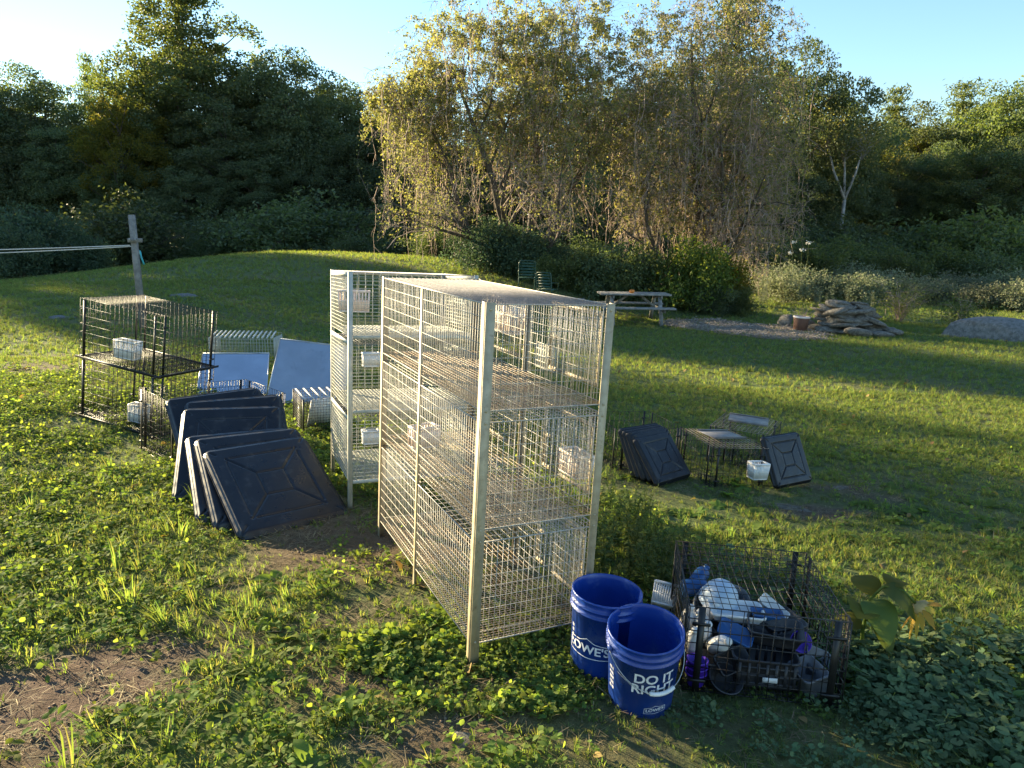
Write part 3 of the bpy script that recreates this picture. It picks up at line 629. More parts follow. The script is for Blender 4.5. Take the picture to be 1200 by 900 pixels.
for px, dep, H, wd in [(578, 23.0, 1.75, 1.0), (615, 22.8, 1.6, 1.0), (553, 24, 1.3, .9), (650, 23.0, 1.3, .9)]:
    p = AT(px, 310, dep); plant('bush', 'soft_shrub', p[0], p[1], H, wd, 'soft blue green shrub under the vine hung trees', 'shrub', 'blue green shrubs under the vine hung trees', 'leaf_blue', tname='stems', cname='foliage')
for px, dep, H, wd, mat in [(680, 21.8, 1.3, 1.0, 'leaf_mid'), (640, 21.9, 1.0, .9, 'leaf_mid'), (720, 21.2, 1.6, 1.0, 'leaf_dark'), (755, 20.8, 1.7, .9, 'leaf_mid'), (700, 21.8, 1.1, .9, 'leaf_dark'), (870, 19.6, .8, .9, 'leaf_mid'), (840, 19.5, 1.0, .9, 'leaf_dark')]:
    p = AT(px, 330, dep); plant('bush', 'leafy_bush', p[0], p[1], H, wd, 'low green bush between the picnic table and the vine hung trees', 'shrub', 'bushes behind the picnic table', mat, tname='stems', cname='foliage')
p = AT(815, 330, 20.2); plant('bush', 'leafy_bush', p[0], p[1], 2.05, .85, 'bright leafed bush overgrown with vines beside the picnic table', 'shrub', None, 'leaf_bush', tname='stems', cname='foliage')
p = AT(850, 330, 20.6); plant('bush', 'leafy_bush', p[0], p[1], 1.6, .8, 'yellow green sprawling bush behind the rock pile', 'shrub', None, 'leaf_gold_lit', tname='stems', cname='foliage')
for px, dep, H, wd, k in [(940, 30, 2.2, 1.1, 'bush'), (985, 33, 2.4, 1.1, 'bush'), (1030, 36, 2.6, 1.1, 'thicket'), (1085, 38, 3.4, 1.2, 'thicket'), (1140, 36, 4.0, 1.2, 'bush'), (1195, 35, 3.6, 1.1, 'thicket'), (1110, 32, 2.3, 1.1, 'bush'), (1165, 30, 2.2, 1.0, 'thicket'), (1050, 31, 2.0, 1.0, 'bush'), (905, 33, 2.4, 1.2, 'thicket'), (1230, 32, 2.6, 1.1, 'bush'), (1000, 40, 3.6, 1.2, 'thicket'), (950, 40, 3.4, 1.2, 'thicket'), (1250, 40, 4.0, 1.2, 'thicket')]:
    p = AT(px, 300, dep); plant(k, 'meadow_shrub', p[0], p[1], H, wd, 'green shrub in the overgrown meadow before the far wood', 'shrub', 'shrubs of the overgrown meadow', 'leaf_mid' if k == 'bush' else None, tname='stems', cname='foliage')
for px, dep, H, wd in [(955, 26, 1.3, 1.2), (1000, 25.5, 1.2, 1.2), (1100, 26, 1.1, 1.2), (1150, 25, 1.0, 1.3), (1195, 24.5, 1.2, 1.2), (1130, 28, 1.3, 1.2), (1060, 27, 1.3, 1.2), (1180, 28, 1.5, 1.2), (925, 24, 1.2, 1.1), (1010, 29, 1.5, 1.2), (1240, 25, 1.2, 1.2), (905, 27, 1.4, 1.2)]:
    p = AT(px, 320, dep); plant('meadow', 'meadow_weed_clump', p[0], p[1], H, wd, 'pale green clump of tall weeds in the meadow behind the rock pile', 'weeds', 'weed clumps in the meadow', tname='stems', cname='foliage')
x, y = field(3200, 22, 40, 71, power=1.0); k = (x > .30*y-.5) & ((x < .34*y+1.5) | (x > .42*y) | (y > 25)) & (fbm(x, y, .25, 4.) > .44) & (y > 23.5); x, y = x[k], y[k]
scatter('meadow_growth', 'tall pale grass and weeds of the overgrown meadow', 'weeds', [tallweed(s, .75, .16, .03, 20) for s in (91, 92, 93)], MT['leaf_pale'], put(x, y), np.random.default_rng(3).uniform(.6, 1.3, len(x)), .15, 14)

# ---- the vine hung trees in the middle
def grown_tree(seed, stems, env, leafden, vines, crowns, L=.085):
    """stems: list of (base xyz, direction, length, radius); env(p)->keep; returns trunk, twigs, vines, leaves builders"""
    r = np.random.default_rng(seed); tk = MB(); tw = MB(); vn_ = MB(); lf = MB(); tips = []
    def grow(p, d, ln, rad, lev):
        n = 7 if lev < 2 else (5 if lev < 3 else 4); P = [np.array(p, float)]; d = np.array(d, float)
        for k in range(n-1):
            d = d+r.normal(0, .16 if lev < 2 else .24, 3)+np.array([0, 0, (.06 if lev < 2 else (-.02 if lev == 2 else -.12))]); d /= np.linalg.norm(d)
            P.append(P[-1]+d*ln/(n-1))
        P = np.array(P); e = rad*(.16 if lev < 2 else .42)
        (tk if lev < 2 else tw).tube(P, np.linspace(rad, e, n), (8, 6, 4, 3, 3)[lev], False)
        if lev >= 3: tips.append(P)
        if lev == 4: return
        nc = (7, 6, 6, 5)[lev]
        for c in range(nc):
            t = r.uniform(.22 if lev == 0 else .15, 1.0); q = t*(n-1); a = int(min(q, n-2)); b = P[a]+(P[a+1]-P[a])*(q-a)
            dd = P[a+1]-P[a]; dd /= np.linalg.norm(dd); s = r.normal(0, 1, 3); s -= dd*(s@dd); s /= np.linalg.norm(s)
            an = r.uniform(.5, 1.2); nd = dd*math.cos(an)+s*math.sin(an)
            l2 = ln*r.uniform(.42, .68)*(1.0 if lev else .85)
            if env(b+nd*l2): grow(b, nd, l2, max(.0035, np.interp(q, range(n), np.linspace(rad, e, n))*.55), lev+1)
    for b, d, ln, rad in stems: grow(b, np.array(d)/np.linalg.norm(d), ln, rad, 0)
    C = []
    for P in tips:
        den = leafden(P[-1])
        k = r.poisson(den)
        if k: t = r.random(k)*(len(P)-1); i = t.astype(int).clip(0, len(P)-2); C.append(P[i]+(P[i+1]-P[i])*(t-i)[:, None]+r.normal(0, .07, (k, 3)))
    # drooping sprays fill the crown: a hanging twig with side shoots and leaves clustered along it
    bp = np.concatenate(tips)
    for (cc, rad, cnt, nl) in crowns:
        cc = np.array(cc, float); rad = np.array(rad, float)
        for k in range(cnt):
            d = r.normal(0, 1, 3); d /= np.linalg.norm(d); q = r.uniform(.1, 1.0)**.4*(1+.16*math.sin(3.1*d[0]+5*d[1])+.12*math.sin(7*d[2]+4*d[0])); p = cc+d*rad*q
            if p[2] < G(p[0], p[1])+.6: continue
            gm = r.gamma(.9)*1.25; out = np.array([d[0], d[1], .25+.5*d[2]]); ln = r.uniform(.35, .95); P = np.array([p+out*ln*.55*t-np.array([0, 0, 1])*ln*(t**2)*r.uniform(.35, 1.1) for t in np.linspace(0, 1, 5)])+r.normal(0, .03, (5, 3))
            tw.tube(P, np.linspace(.011, .004, 5), 3, False)
            for g in range(8):
                a = P[r.integers(0, 5)]; e = a+np.array([r.normal(0, .17), r.normal(0, .17), r.normal(-.08, .14)]); tw.tube([a, (a+e)/2+r.normal(0, .02, 3), e], [.006, .0045, .003], 3, False)
                m = r.poisson(nl*gm*(1.25 if p[2] > cc[2] else .7)/6)
                if m: C.append(a+(e-a)*r.uniform(.2, 1.1, (m, 1))+r.normal(0, .045, (m, 3)))
    C = np.concatenate(C); leaves(lf, C, L, L*.55, r, .2)
    al = np.array([P[-1] for P in tips])
    for (x0, x1, z0, cnt, l0, l1) in vines:
        k = np.where((al[:, 0] > x0) & (al[:, 0] < x1) & (al[:, 2] > z0))[0]
        for q in r.choice(k, min(cnt, len(k)), replace=False):
            s = al[q]; ln = min(r.uniform(l0, l1), s[2]-G(s[0], s[1])-.2)
            if ln < .4: continue
            m = 8; P = np.array([[s[0], s[1], s[2]-ln*t] for t in np.linspace(0, 1, m)])+np.cumsum(r.normal(0, .045, (m, 3)), 0)*[1, 1, .2]
            vn_.tube(P, np.linspace(r.uniform(.006, .016), .004, m), 3, False)
            for g in range(r.integers(3, 9)):
                a = P[r.integers(1, m-1)]; e = a+np.array([r.normal(0, .16), r.normal(0, .16), -r.uniform(.1, .45)]); vn_.tube([a, (a+e)/2+r.normal(0, .04, 3), e], [.006, .005, .003], 3, False)
    return tk, tw, vn_, lf
zl = G(.2, 24.)
bx = AT(600, 305, 24.2)[0]
def envL(p): return -4.6 < p[0] < 4.6 and p[2] < zl+9.4-.045*(p[0]-.8)**2*3 and 20.5 < p[1] < 28 and p[2] > zl+.9
def denL(p): return 5 if p[2] > zl+5.0 else (4.0 if p[2] > zl+3.0 or p[0] < -2.5 else 1.5)
b0 = np.array([bx, 24.2, zl-.1])
t1 = grown_tree(101, [(b0, (-.80, .05, .62), 6.2, .16), (b0+[.25, .1, 0], (-.45, -.1, 1), 6.8, .17), (b0+[.5, -.1, 0], (.06, .15, 1), 7.6, .17), (b0+[.7, .1, 0], (.55, 0, .85), 6.4, .15), (b0+[.1, -.2, 0], (-.9, -.25, .62), 5.0, .11), (b0+[.6, -.2, 0], (.45, -.4, .8), 4.6, .10)],
                envL, denL, [(-5, -.5, zl+2.4, 95, 1.0, 3.2), (-.5, 4, zl+3.0, 60, .8, 3.0)],
                [((-.5, 24.2, zl+5.9), (3.5, 3.0, 2.4), 560, 44), ((1.6, 24.3, zl+6.2), (2.4, 2.6, 2.4), 280, 42), ((-3.1, 24., zl+5.0), (1.35, 1.6, 1.3), 220, 50)])
zr = G(5.5, 24.)
def envR(p): return 2.8 < p[0] < 9.0 and p[2] < zr+10.4-.05*(p[0]-6.6)**2*2 and 20.5 < p[1] < 28 and p[2] > zr+.5
def denR(p): return 4 if p[2] > zr+5.2 else (3.0 if p[2] > zr+3 else 1.2)
b1 = np.array([AT(782, 300, 24)[0], 24.0, zr-.1])
t2 = grown_tree(102, [(b1, (-.25, .1, 1), 7.6, .17), (b1+[.35, 0, 0], (.06, -.1, 1), 8.2, .19), (b1+[.9, .2, 0], (.30, .1, 1), 7.6, .17), (b1+[1.3, -.1, 0], (.62, -.1, .8), 5.8, .13), (b1+[.1, -.2, 0], (-.6, -.3, .85), 5.2, .12), (b1+[.9, -.3, 0], (.35, -.45, .8), 4.8, .11)],
                envR, denR, [(2.6, 9.5, zr+2.2, 130, .8, 3.0)],
                [((5.9, 24., zr+5.8), (2.6, 2.8, 4.0), 900, 24), ((7.2, 23.6, zr+3.3), (1.5, 2.0, 2.3), 340, 9), ((4.4, 23.8, zr+4.2), (1.6, 2.0, 2.8), 280, 20)])
for (tk, tw, vv, lf), nm, lab, base in ((t1, 'vine_hung_tree', 'sprawling many stemmed tree with sparse olive leaves and long dry vines hanging down', b0), (t2, 'vine_choked_tree', 'upright twiggy tree choked with dry pinkish vines and thin olive leaves', b1)):
    o = empty(nm, base, (0, 0, 0), lab, 'tree')
    for mbx, pn, mt, sm in ((tk, 'trunk', 'bark', True), (tw, 'twigs', 'twig', True), (vv, 'vines', 'vine', False), (lf, 'crown', 'leaf_olive', False)):
        mbx.v = [v-base for v in mbx.v]; mbx.build(pn, MT[mt], o, sm)
# pale forked tree in front of the far wood
bb = AT(986, 250, 44); zb = G(bb[0], bb[1])
o = empty('pale_barked_tree', (bb[0], bb[1], zb-.1), (0, 0, 0), 'pale barked forked tree with thin foliage at the edge of the far wood', 'tree')
m = MB(); c = np.array([0, 0, 0.]); tpl = AT(970, 165, 44)-[bb[0], bb[1], zb]; tpr = AT(1012, 170, 44)-[bb[0], bb[1], zb]; fk = AT(990, 232, 44)-[bb[0], bb[1], zb]; tm_ = AT(990, 175, 44.3)-[bb[0], bb[1], zb]
m.tube([c, fk*[.5, .5, .5], fk], [.12, .11, .10], 8); m.tube([fk, (fk+tpl)/2+[-.15, 0, 0], tpl], [.09, .07, .035], 7); m.tube([fk, (fk+tpr)/2+[.1, 0, 0], tpr], [.09, .07, .035], 7); m.tube([fk+[0, .05, 0], (fk+tm_)/2, tm_], [.08, .07, .04], 6)
r = np.random.default_rng(77); C = []
for e in (tpl, tpr, tm_):
    for k in range(22):
        b = e-[0, 0, r.uniform(0, .8)]; f = b+np.array([r.normal(0, 1.1), r.normal(0, .9), r.uniform(.2, 2.2)]); m.tube([b, (b+f)/2+[0, 0, .1], f], [.03, .02, .008], 4, False); C.append(f+r.normal(0, .45, (60, 3)))
m.build('trunk', MT['birch'], o, True); q = MB(); leaves(q, np.concatenate(C), .15, .09, r); q.build('crown', MT['leaf_olive'], o)
# round bush with many stems on the right lawn edge
bp_ = AT(1056, 352, 19.5); st, cr_ = shrub(33, 1.35, 1.0, 1900, .06, 22, w=.45)
o = empty('rounded_bush', (bp_[0], bp_[1], G(bp_[0], bp_[1])-.03), (0, 0, 0), 'rounded many stemmed bush on the lawn behind the boulder', 'shrub'); st.build('stems', MT['twig'], o, True); cr_.build('foliage', MT['leaf_olive'], o)
bp_ = AT(1130, 362, 18.0); st, cr_ = shrub(34, .95, .9, 1500, .07, 14, w=.4)
o = empty('wispy_bush', (bp_[0], bp_[1], G(bp_[0], bp_[1])-.03), (0, 0, 0), 'low wispy green bush just behind the grey boulder', 'shrub'); st.build('stems', MT['twig'], o, True); cr_.build('foliage', MT['leaf_mid'], o)
# white flowering weeds at the meadow edge
random.seed(5)
for px, py in [(930, 283), (940, 292), (926, 296), (948, 284)]:
    tp = AT(px, py, 23.5); gz = G(tp[0], tp[1]); o = empty('white_flowered_weed', (tp[0], tp[1], gz-.03), (0, 0, 0), 'tall weed with a flat white flower head at the meadow edge', 'flower', 'white flowered weeds')
    h = tp[2]-gz; m = MB(); m.tube([[0, 0, 0], [.02, 0, h*.5], [0, 0, h]], [.007, .006, .004], 5); m.build('stem', MT['leaf_bush'], o)
    m = MB(); rr = np.random.default_rng(int(px)); leaves(m, np.c_[rr.normal(0, .045, (60, 2)), h+.01+rr.normal(0, .025, 60)], .035, .03, rr, .5); m.build('flower_head', MT['white_plastic'], o, kind='stuff')
# ------------------------------------------------------------------ wire cages
def grid(mb, O, U, V, lu, lv, du, dv, r, off=0.0):
    """wires over a rectangle: pitch du along U, dv along V, the two layers lying on each other"""
    O, U, V = (np.asarray(a, float) for a in (O, U, V)); N = np.cross(U, V)
    nu = max(1, int(round(lu/du))); nv = max(1, int(round(lv/dv)))
    a = np.linspace(0, lu, nu+1)[:, None]; b = np.linspace(0, lv, nv+1)[:, None]
    rr = np.random.default_rng(int(lu*1000+lv*77)); j = lambda n: rr.normal(0, r*1.6, (n, 1))
    if du > 0: mb.bars(O+U*a+N*(off+r), O+U*(a+j(nu+1))+V*lv+N*(off+r), r)
    if dv > 0: mb.bars(O+V*b-N*(r*.8-off), O+V*(b+j(nv+1))+U*lu-N*(r*.8-off), r)
    return mb
X, Y, Z = np.eye(3)
def angle_post(mb, p, h, sx, sy, w=.036, t=.003):
    """L-section post: corner at p, flanges running to sx (along x) and sy (along y)"""
    x, y, z = p
    mb.box((x+sx*w/2, y+sy*t/2, z+h/2), (w, t, h)); mb.box((x+sx*t/2, y+sy*(t+(w-t)/2), z+h/2), (t, w-t, h))
def door(parent, O, U, W_, lu, lv, mat, wmat, du=.0254, dv=.0508, fw=.018):
    """hinged wire door in a frame of flat bars; outward normal W_"""
    O, U, W_ = (np.asarray(a, float) for a in (O, U, W_)); Zz = np.array([0, 0, 1.]); f = MB(); b = O+W_*.006
    R = np.stack([U, W_, Zz], 1)
    for c, s in (((lu/2, fw/2), (lu, fw)), ((lu/2, lv-fw/2), (lu, fw)), ((fw/2, lv/2), (fw, lv-2*fw)), ((lu-fw/2, lv/2), (fw, lv-2*fw))):
        f.box(b+U*c[0]+Zz*c[1], (s[0], .004, s[1]), R)
    d = f.build('door', mat, parent)
    g = MB(); grid(g, O+W_*.002+U*fw*.5+Zz*fw*.5, U, Zz, lu-fw, lv-fw, du, dv, .0012); g.build('wire_panel', wmat, d)
    k = MB(); k.box(O+W_*.013+U*(lu-.05)+Zz*lv*.5, (.05, .008, .018), R); k.box(O+W_*.02+U*(lu-.03)+Zz*lv*.5, (.012, .008, .03), R); k.build('latch', mat, d)
    return d

# tall galvanised cage: local x = short side, y = long side
A_LOC, A_ROT = (-.1583, 2.7061, 0.0), (.0069, .037, .4521); AW, AL, AH = .5856, 1.447, 1.536
cage = empty('tall_wire_cage', A_LOC, A_ROT, 'tall three tier galvanised wire cage with rusty mesh floors, standing beside two blue buckets', 'cage')
for x, y, sx, sy in ((0, 0, 1, 1), (AW, 0, -1, 1), (0, AL, 1, -1), (AW, AL, -1, -1)):
    m = MB(); angle_post(m, (x, y, -.01), AH+.012, sx, sy, .040)
    for zz in (.11, .56, .61, 1.06, 1.11, 1.51): m.lathe([(.0001, .004), (.005, .004), (.006, 0)], 8, (x+sx*.02, y-sy*.001, zz), rot(0, math.pi/2*sy, 0))
    m.build('post', MT['galv'], cage)
for x in (0, AW):
    m = MB(); m.box((x+(.002 if x == 0 else -.002), AL*.525, AH/2-.005), (.003, .032, AH-.01)); m.box((x+(.012 if x == 0 else -.012), AL*.525+.0145, AH/2-.005), (.018, .003, AH-.01)); m.build('post', MT['galv'], cage)
e = .004
for k, (z0, z1) in enumerate(((.102, .556), (.612, 1.062), (1.110, 1.530))):
    m = MB(); grid(m, (e, e, z0), Y, Z, AL-2*e, z1-z0, .0254, .0508, .0010); m.build('side_panel', MT['galv_wire'], cage)
    m = MB(); grid(m, (AW-e, e, z0), Y, Z, AL-2*e, z1-z0, .0254, .0508, .0010); m.build('side_panel', MT['galv_wire'], cage)
    m = MB(); grid(m, (e, e, z0), X, Z, AW-2*e, z1-z0, .0254, .0508, .0010); m.build('end_panel', MT['galv_wire'], cage)
    m = MB(); grid(m, (e, AL-e, z0), X, Z, AW-2*e, z1-z0, .0254, .0508, .0010); m.build('end_panel', MT['galv_wire'], cage)
    m = MB(); grid(m, (e, e, z0), X, Y, AW-2*e, AL-2*e, .0254, .018, .0009); m.build('floor_panel', MT['rust_wire'], cage)['label'] = 'rust browned wire mesh floor'
    m = MB(); grid(m, (e, e, z1), X, Y, AW-2*e, AL-2*e, .0254, .0508 if k < 2 else .0254, .0009); m.build('top_panel', MT['top_wire' if k == 2 else 'galv_wire'], cage)
    m = MB()
    for x in (e, AW-e): m.bar((x, e, z0), (x, AL-e, z0), .0018); m.bar((x, e, z1), (x, AL-e, z1), .0022)
    for y in (e, AL-e): m.bar((e, y, z0), (AW-e, y, z0), .0022); m.bar((e, y, z1), (AW-e, y, z1), .0022)
    m.build('edge_wires', MT['galv_wire'], cage)
    for y0 in (.09, .86): door(cage, (AW, y0, z0+.055), Y, X, .46, .33, MT['galv'], MT['galv_wire'])

# second cage behind: pale coated wire
B_LOC, B_ROT = (-1.055, 4.391, .012), (-.0386, .0375, .386); BL, BW, BH = .853, .777, 1.536
cageb = empty('tall_wire_cage', B_LOC, B_ROT, 'tall pale three tier wire cage behind the galvanised one, beside the stacked black trays', 'cage')
for x, y, sx, sy in ((0, 0, 1, 1), (BL, 0, -1, 1), (0, BW, 1, -1), (BL, BW, -1, -1)):
    m = MB(); angle_post(m, (x, y, -.03), BH+.03, sx, sy, .028, .003); m.build('post', MT['white_wire'], cageb)
for k, (z0, z1) in enumerate(((.19, .585), (.655, 1.075), (1.135, 1.53))):
    for nm, O, U, l in (('side_panel', (e, e, z0), Y, BW-2*e), ('side_panel', (BL-e, e, z0), Y, BW-2*e), ('end_panel', (e, e, z0), X, BL-2*e), ('end_panel', (e, BW-e, z0), X, BL-2*e)):
        m = MB(); grid(m, O, U, Z, l, z1-z0, .05 if U is X else .0254, .0254, .0010); m.build(nm, MT['white_wire'], cageb)
    for zz in (z0, z1):
        m = MB(); grid(m, (e, e, zz), X, Y, BL-2*e, BW-2*e, .0254, .0127 if zz == z0 else .05, .0010); m.build('floor_panel' if zz == z0 else 'top_panel', MT['white_wire' if zz == z0 else 'top_wire'], cageb)
    for x in (0, BL):
        m = MB(); m.box((x+(.003 if x == 0 else -.003), BW/2, z1+(.012 if k < 2 else -.016)), (.004, BW-.06, .028)); m.build('rail', MT['white_wire'], cageb)
    m = MB(); m.box((BL/2, .003, z0-.01), (BL-.06, .004, .022)); m.build('rail', MT['white_wire'], cageb)
    m = MB(); m.box((BL/2, BW-.003, z1-.012), (BL-.06, .004, .02)); m.build('rail', MT['white_wire'], cageb)
    door(cageb, (BL, .1, z0+.04), Y, X, .5, .32, MT['white_wire'], MT['white_wire'])

def box_frame(loc, r): return Matrix.Translation(loc) @ Euler(r, 'XYZ').to_matrix().to_4x4()
def dark_crate(name, loc, r, dims, label, levels=1, top=True, wire='black_wire', sides='LRFB', post=.022, group=None, cat='crate', floor=True, topmat=None, pitch=(.028, .055), wr=.0012):
    o = empty(name, loc, r, label, cat, group); dx, dy, dz = dims; hs = dz/levels
    for x, y, sx, sy in ((0, 0, 1, 1), (dx, 0, -1, 1), (0, dy, 1, -1), (dx, dy, -1, -1)):
        for lv in range(levels):
            m = MB(); m.box((x+sx*.05, y-sy*.004, hs*(lv+.5)), (post, .005, hs*.96)); m.box((x-sx*.004, y+sy*.05, hs*(lv+.5)), (.005, post, hs*.96))
            for f in (.16, .80): m.box((x+sx*.05, y-sy*.010, hs*(lv+f)), (post*2.6, .006, .012))
            m.build('corner_bar', MT['black_bar'], o)
    W = MT[wire]
    for lv in range(levels):
        z0 = hs*lv+.012; z1 = hs*(lv+1)-.008
        for s, O, U, l in (('L', (0, 0, z0), Y, dy), ('R', (dx, 0, z0), Y, dy), ('F', (0, 0, z0), X, dx), ('B', (0, dy, z0), X, dx)):
            if s in sides: m = MB(); grid(m, O, U, Z, l, z1-z0, pitch[0], pitch[1], wr); m.build('side_panel', W, o)
        if floor: m = MB(); grid(m, (0, 0, z0), X, Y, dx, dy, .0254, .0254, .0013); m.build('floor_panel', W, o)
        if top: m = MB(); grid(m, (0, 0, z1), X, Y, dx, dy, .034, .034 if levels > 1 else .055, .0011); m.build('top_panel', MT[topmat] if topmat else W, o)
        if lv or levels > 1:
            m = MB(); m.box((dx/2, -.008, z0-.004), (dx+.1, .006, .02)); m.box((-.008, dy/2, z0-.004), (.006, dy+.08, .02)); m.box((dx+.008, dy/2, z0-.004), (.006, dy, .02)); m.box((dx/2, dy+.008, z0-.004), (dx, .006, .02)); m.build('tray_rail', MT['black_bar'], o)
    return o
C_LOC, C_ROT = (-3.114, 6.014, -.015), (.1256, .0374, 1.2291)
crate_l = dark_crate('stacked_wire_crate', C_LOC, C_ROT, (.664, .904, 1.085), 'two level black wire crate leaning on the sunlit grass before the clothesline post', levels=2, pitch=(.05, .075))
D_LOC, D_ROT = (-3.057, 5.632, 0.0), (-.071, .047, -.701)
dark_crate('open_wire_crate', D_LOC, D_ROT, (.634, .933, .524), 'open topped black wire crate behind the stacked black trays', top=False)
g_loc, g_rot, g_dim = (.7358, 2.6648, -.07), (-.0327, .0197, -.1366), (.631, .689, .394)
dark_crate('goods_crate', g_loc, g_rot, g_dim, 'black wire crate filled with bowls, bottles and feeders beside the blue buckets', top=True, pitch=(.042, .05), wr=.0016, post=.028)
# low crates on the lawn to the right
MC1 = ((1.556, 5.32, G(1.556, 5.3)), (-.03, .05, .169)); dark_crate('rusty_wire_crate', *MC1, (.47, .62, .33), 'low rusty topped wire crate with a white basket, left of the black lid', topmat='rust_wire', post=.016, pitch=(.05, .10))
MC2 = ((1.72, 6.02, G(1.72, 6.0)), (-.03, .03, -.5)); dark_crate('rusty_wire_crate', *MC2, (.50, .62, .33), 'low rusty topped wire crate behind the black lid standing alone on the lawn', topmat='rust_wire', post=.016, pitch=(.05, .10))
MC3 = ((.86, 5.62, G(.9, 5.7)), (0, .04, .30)); dark_crate('low_wire_crate', *MC3, (.60, .60, .36), 'black wire crate behind the tall galvanised cage with lids leaning on it', post=.018, top=False, pitch=(.05, .08))
# grey sheets lying on the two low crates
for k, (mc, pos, size, lab) in enumerate(((MC1, (.24, .36, .34), (.30, .26, .006), 'grey flat sheet lying on the rusty crate with the white basket'), (MC2, (.25, .38, .34), (.34, .30, .006), 'grey flat sheet lying on the rusty crate behind the lone lid'))):
    m = MB(); m.box((0, 0, 0), size)
    for s in (-1, 1): m.box((0, s*(size[1]/2-.004), .008), (size[0], .006, .011))
    o = m.build('metal_sheet', MT['greysheet']); o.matrix_world = box_frame(*mc) @ Matrix.Translation(pos) @ Euler((0, .02, .15)).to_matrix().to_4x4(); tag(o, lab, 'metal sheet')
# small pale topped cage in front of the zinc sheets
m_loc, m_rot, m_d = (-1.839, 6.095, 0.0), (.003, .033, .471), (.40, .466, .329)
o = empty('small_wire_cage', m_loc, m_rot, 'small wire cage with pale slatted top between the black trays and the pale cage', 'cage')
for s, O, U, l in ((0, (0, 0, .01), Y, m_d[1]), (0, (m_d[0], 0, .01), Y, m_d[1]), (0, (0, 0, .01), X, m_d[0]), (0, (0, m_d[1], .01), X, m_d[0])):
    m = MB(); grid(m, O, U, Z, l, .315, .025, .025, .0013); m.build('side_panel', MT['black_wire'], o)
for k in range(6): m = MB(); m.box((.02+k*.072, m_d[1]/2, .332), (.014, m_d[1], .006)); m.build('slat', MT['white_wire'], o)
m = MB(); grid(m, (0, 0, .012), X, Y, m_d[0], m_d[1], .025, .05, .0013); m.build('floor_panel', MT['black_wire'], o)
for x in (0, m_d[0]):
    for y in (0, m_d[1]): m = MB(); m.bar((x, y, -.01), (x, y, .33), .006); m.build('corner_post', MT['black_bar'], o)
m = MB(); m.box((.2, .2, .16), (.24, .008, .29), rot(.25, .35, 0)); q = m.build('white_board', MT['white_plastic']); q.matrix_world = box_frame(m_loc, m_rot); tag(q, 'white plastic board standing inside the small wire cage', 'board')
# white slatted rack behind the zinc sheets
pL = GP(246, 421); pR = GP(322, 424); yw = math.atan2(pR[1]-pL[1], pR[0]-pL[0]); RL = float(np.hypot(*(pR-pL)[:2]))
o = empty('white_slatted_rack', (pL[0], pL[1], G(pL[0], pL[1])), (0, 0, yw), 'low white wire rack with slatted top behind the zinc sheets', 'rack')
for k in range(14): m = MB(); m.bar((.03+k*(RL-.06)/13, 0, .30), (.03+k*(RL-.06)/13-.05, .42, .34), .011, .005); m.build('slat', MT['white_wire'], o)
m = MB(); grid(m, (0, 0, 0), X, Z, RL, .29, .04, .05, .0016); m.build('front_panel', MT['white_wire'], o)
m = MB(); grid(m, (0, .42, 0), X, Z, RL, .32, .04, .05, .0016); m.build('back_panel', MT['white_wire'], o)
for x in (0, RL): m = MB(); grid(m, (x, 0, 0), Y, Z, .42, .30, .025, .025, .003); m.build('end_panel', MT['white_wire'], o)

# ------------------------------------------------------------------ moulded black trays
def tray_mesh(w, l, name, n=150):
    a = np.linspace(-1, 1, n); U_, V_ = np.meshgrid(a, a); ed = np.maximum(np.abs(U_), np.abs(V_))
    s = np.clip((1-ed)/.10, 0, 1); h = .030*(s*s*(3-2*s))
    def seg(x0, y0, x1, y1, wd=.016):
        dx, dy = x1-x0, y1-y0; t = np.clip(((U_-x0)*dx+(V_-y0)*dy)/(dx*dx+dy*dy), 0, 1); d = np.hypot(U_-x0-t*dx, V_-y0-t*dy); return np.exp(-(d/wd)**2)
    gr = np.zeros_like(h); c = .25
    L = [(-c, -c, c, -c), (c, -c, c, c), (c, c, -c, c), (-c, c, -c, -c)]
    for sx in (-1, 1):
        for sy in (-1, 1): L.append((sx*c, sy*c, sx*.66, sy*.68)); L.append((sx*.80, sy*.80, sx*.93, sy*.93))
    for k in (-1, 1): L += [(-.58, k*.68, .58, k*.68), (k*.66, -.60, k*.66, .60)]
    for g in L: gr = np.maximum(gr, seg(*g))
    h = h-.009*gr+.0015*(fbm(U_, V_, 3., 5.)-.5)
    rc = np.clip((np.abs(U_)+np.abs(V_)-1.86)/.14, 0, 1)*.045      # rounded corners
    V = np.stack([U_*(w/2)*(1-rc), V_*(l/2)*(1-rc), h], -1).reshape(-1, 3)+[w/2, l/2, 0]
    i = np.arange(n-1)[:, None]*n; j = np.arange(n-1)[None]
    Q = np.stack([i+j, i+j+1, i+n+j+1, i+n+j], -1).reshape(-1, 4)
    mb = MB(); mb.add(V, Q)
    b = np.r_[np.arange(n), np.arange(1, n)*n+n-1, (n-1)*n+np.arange(n-2, -1, -1), np.arange(n-2, 0, -1)*n]; m = len(b)
    E_ = V[b]; E2 = E_.copy(); E2[:, 2] = -.010; ctr = np.array([[w/2, l/2, -.010]])
    E3 = ctr+(E2-ctr)*.985; E4 = E3.copy(); E4[:, 2] = .012
    q = np.arange(m); nx_ = (q+1) % m
    Q2 = np.concatenate([np.stack([nx_+a*m, q+a*m, q+(a+1)*m, nx_+(a+1)*m], 1) for a in range(3)])
    mb.add(np.r_[E_, E2, E3, E4, [[w/2, l/2, .018]]], Q2, np.stack([nx_+3*m, q+3*m, np.full(m, 4*m)], 1))
    me = mb.mesh(name, True); me.materials.append(MT['tray']); return me
TL_ = tray_mesh(.705, .822, 'large_tray'); TS_ = tray_mesh(.42, .42, 'small_tray', 110)
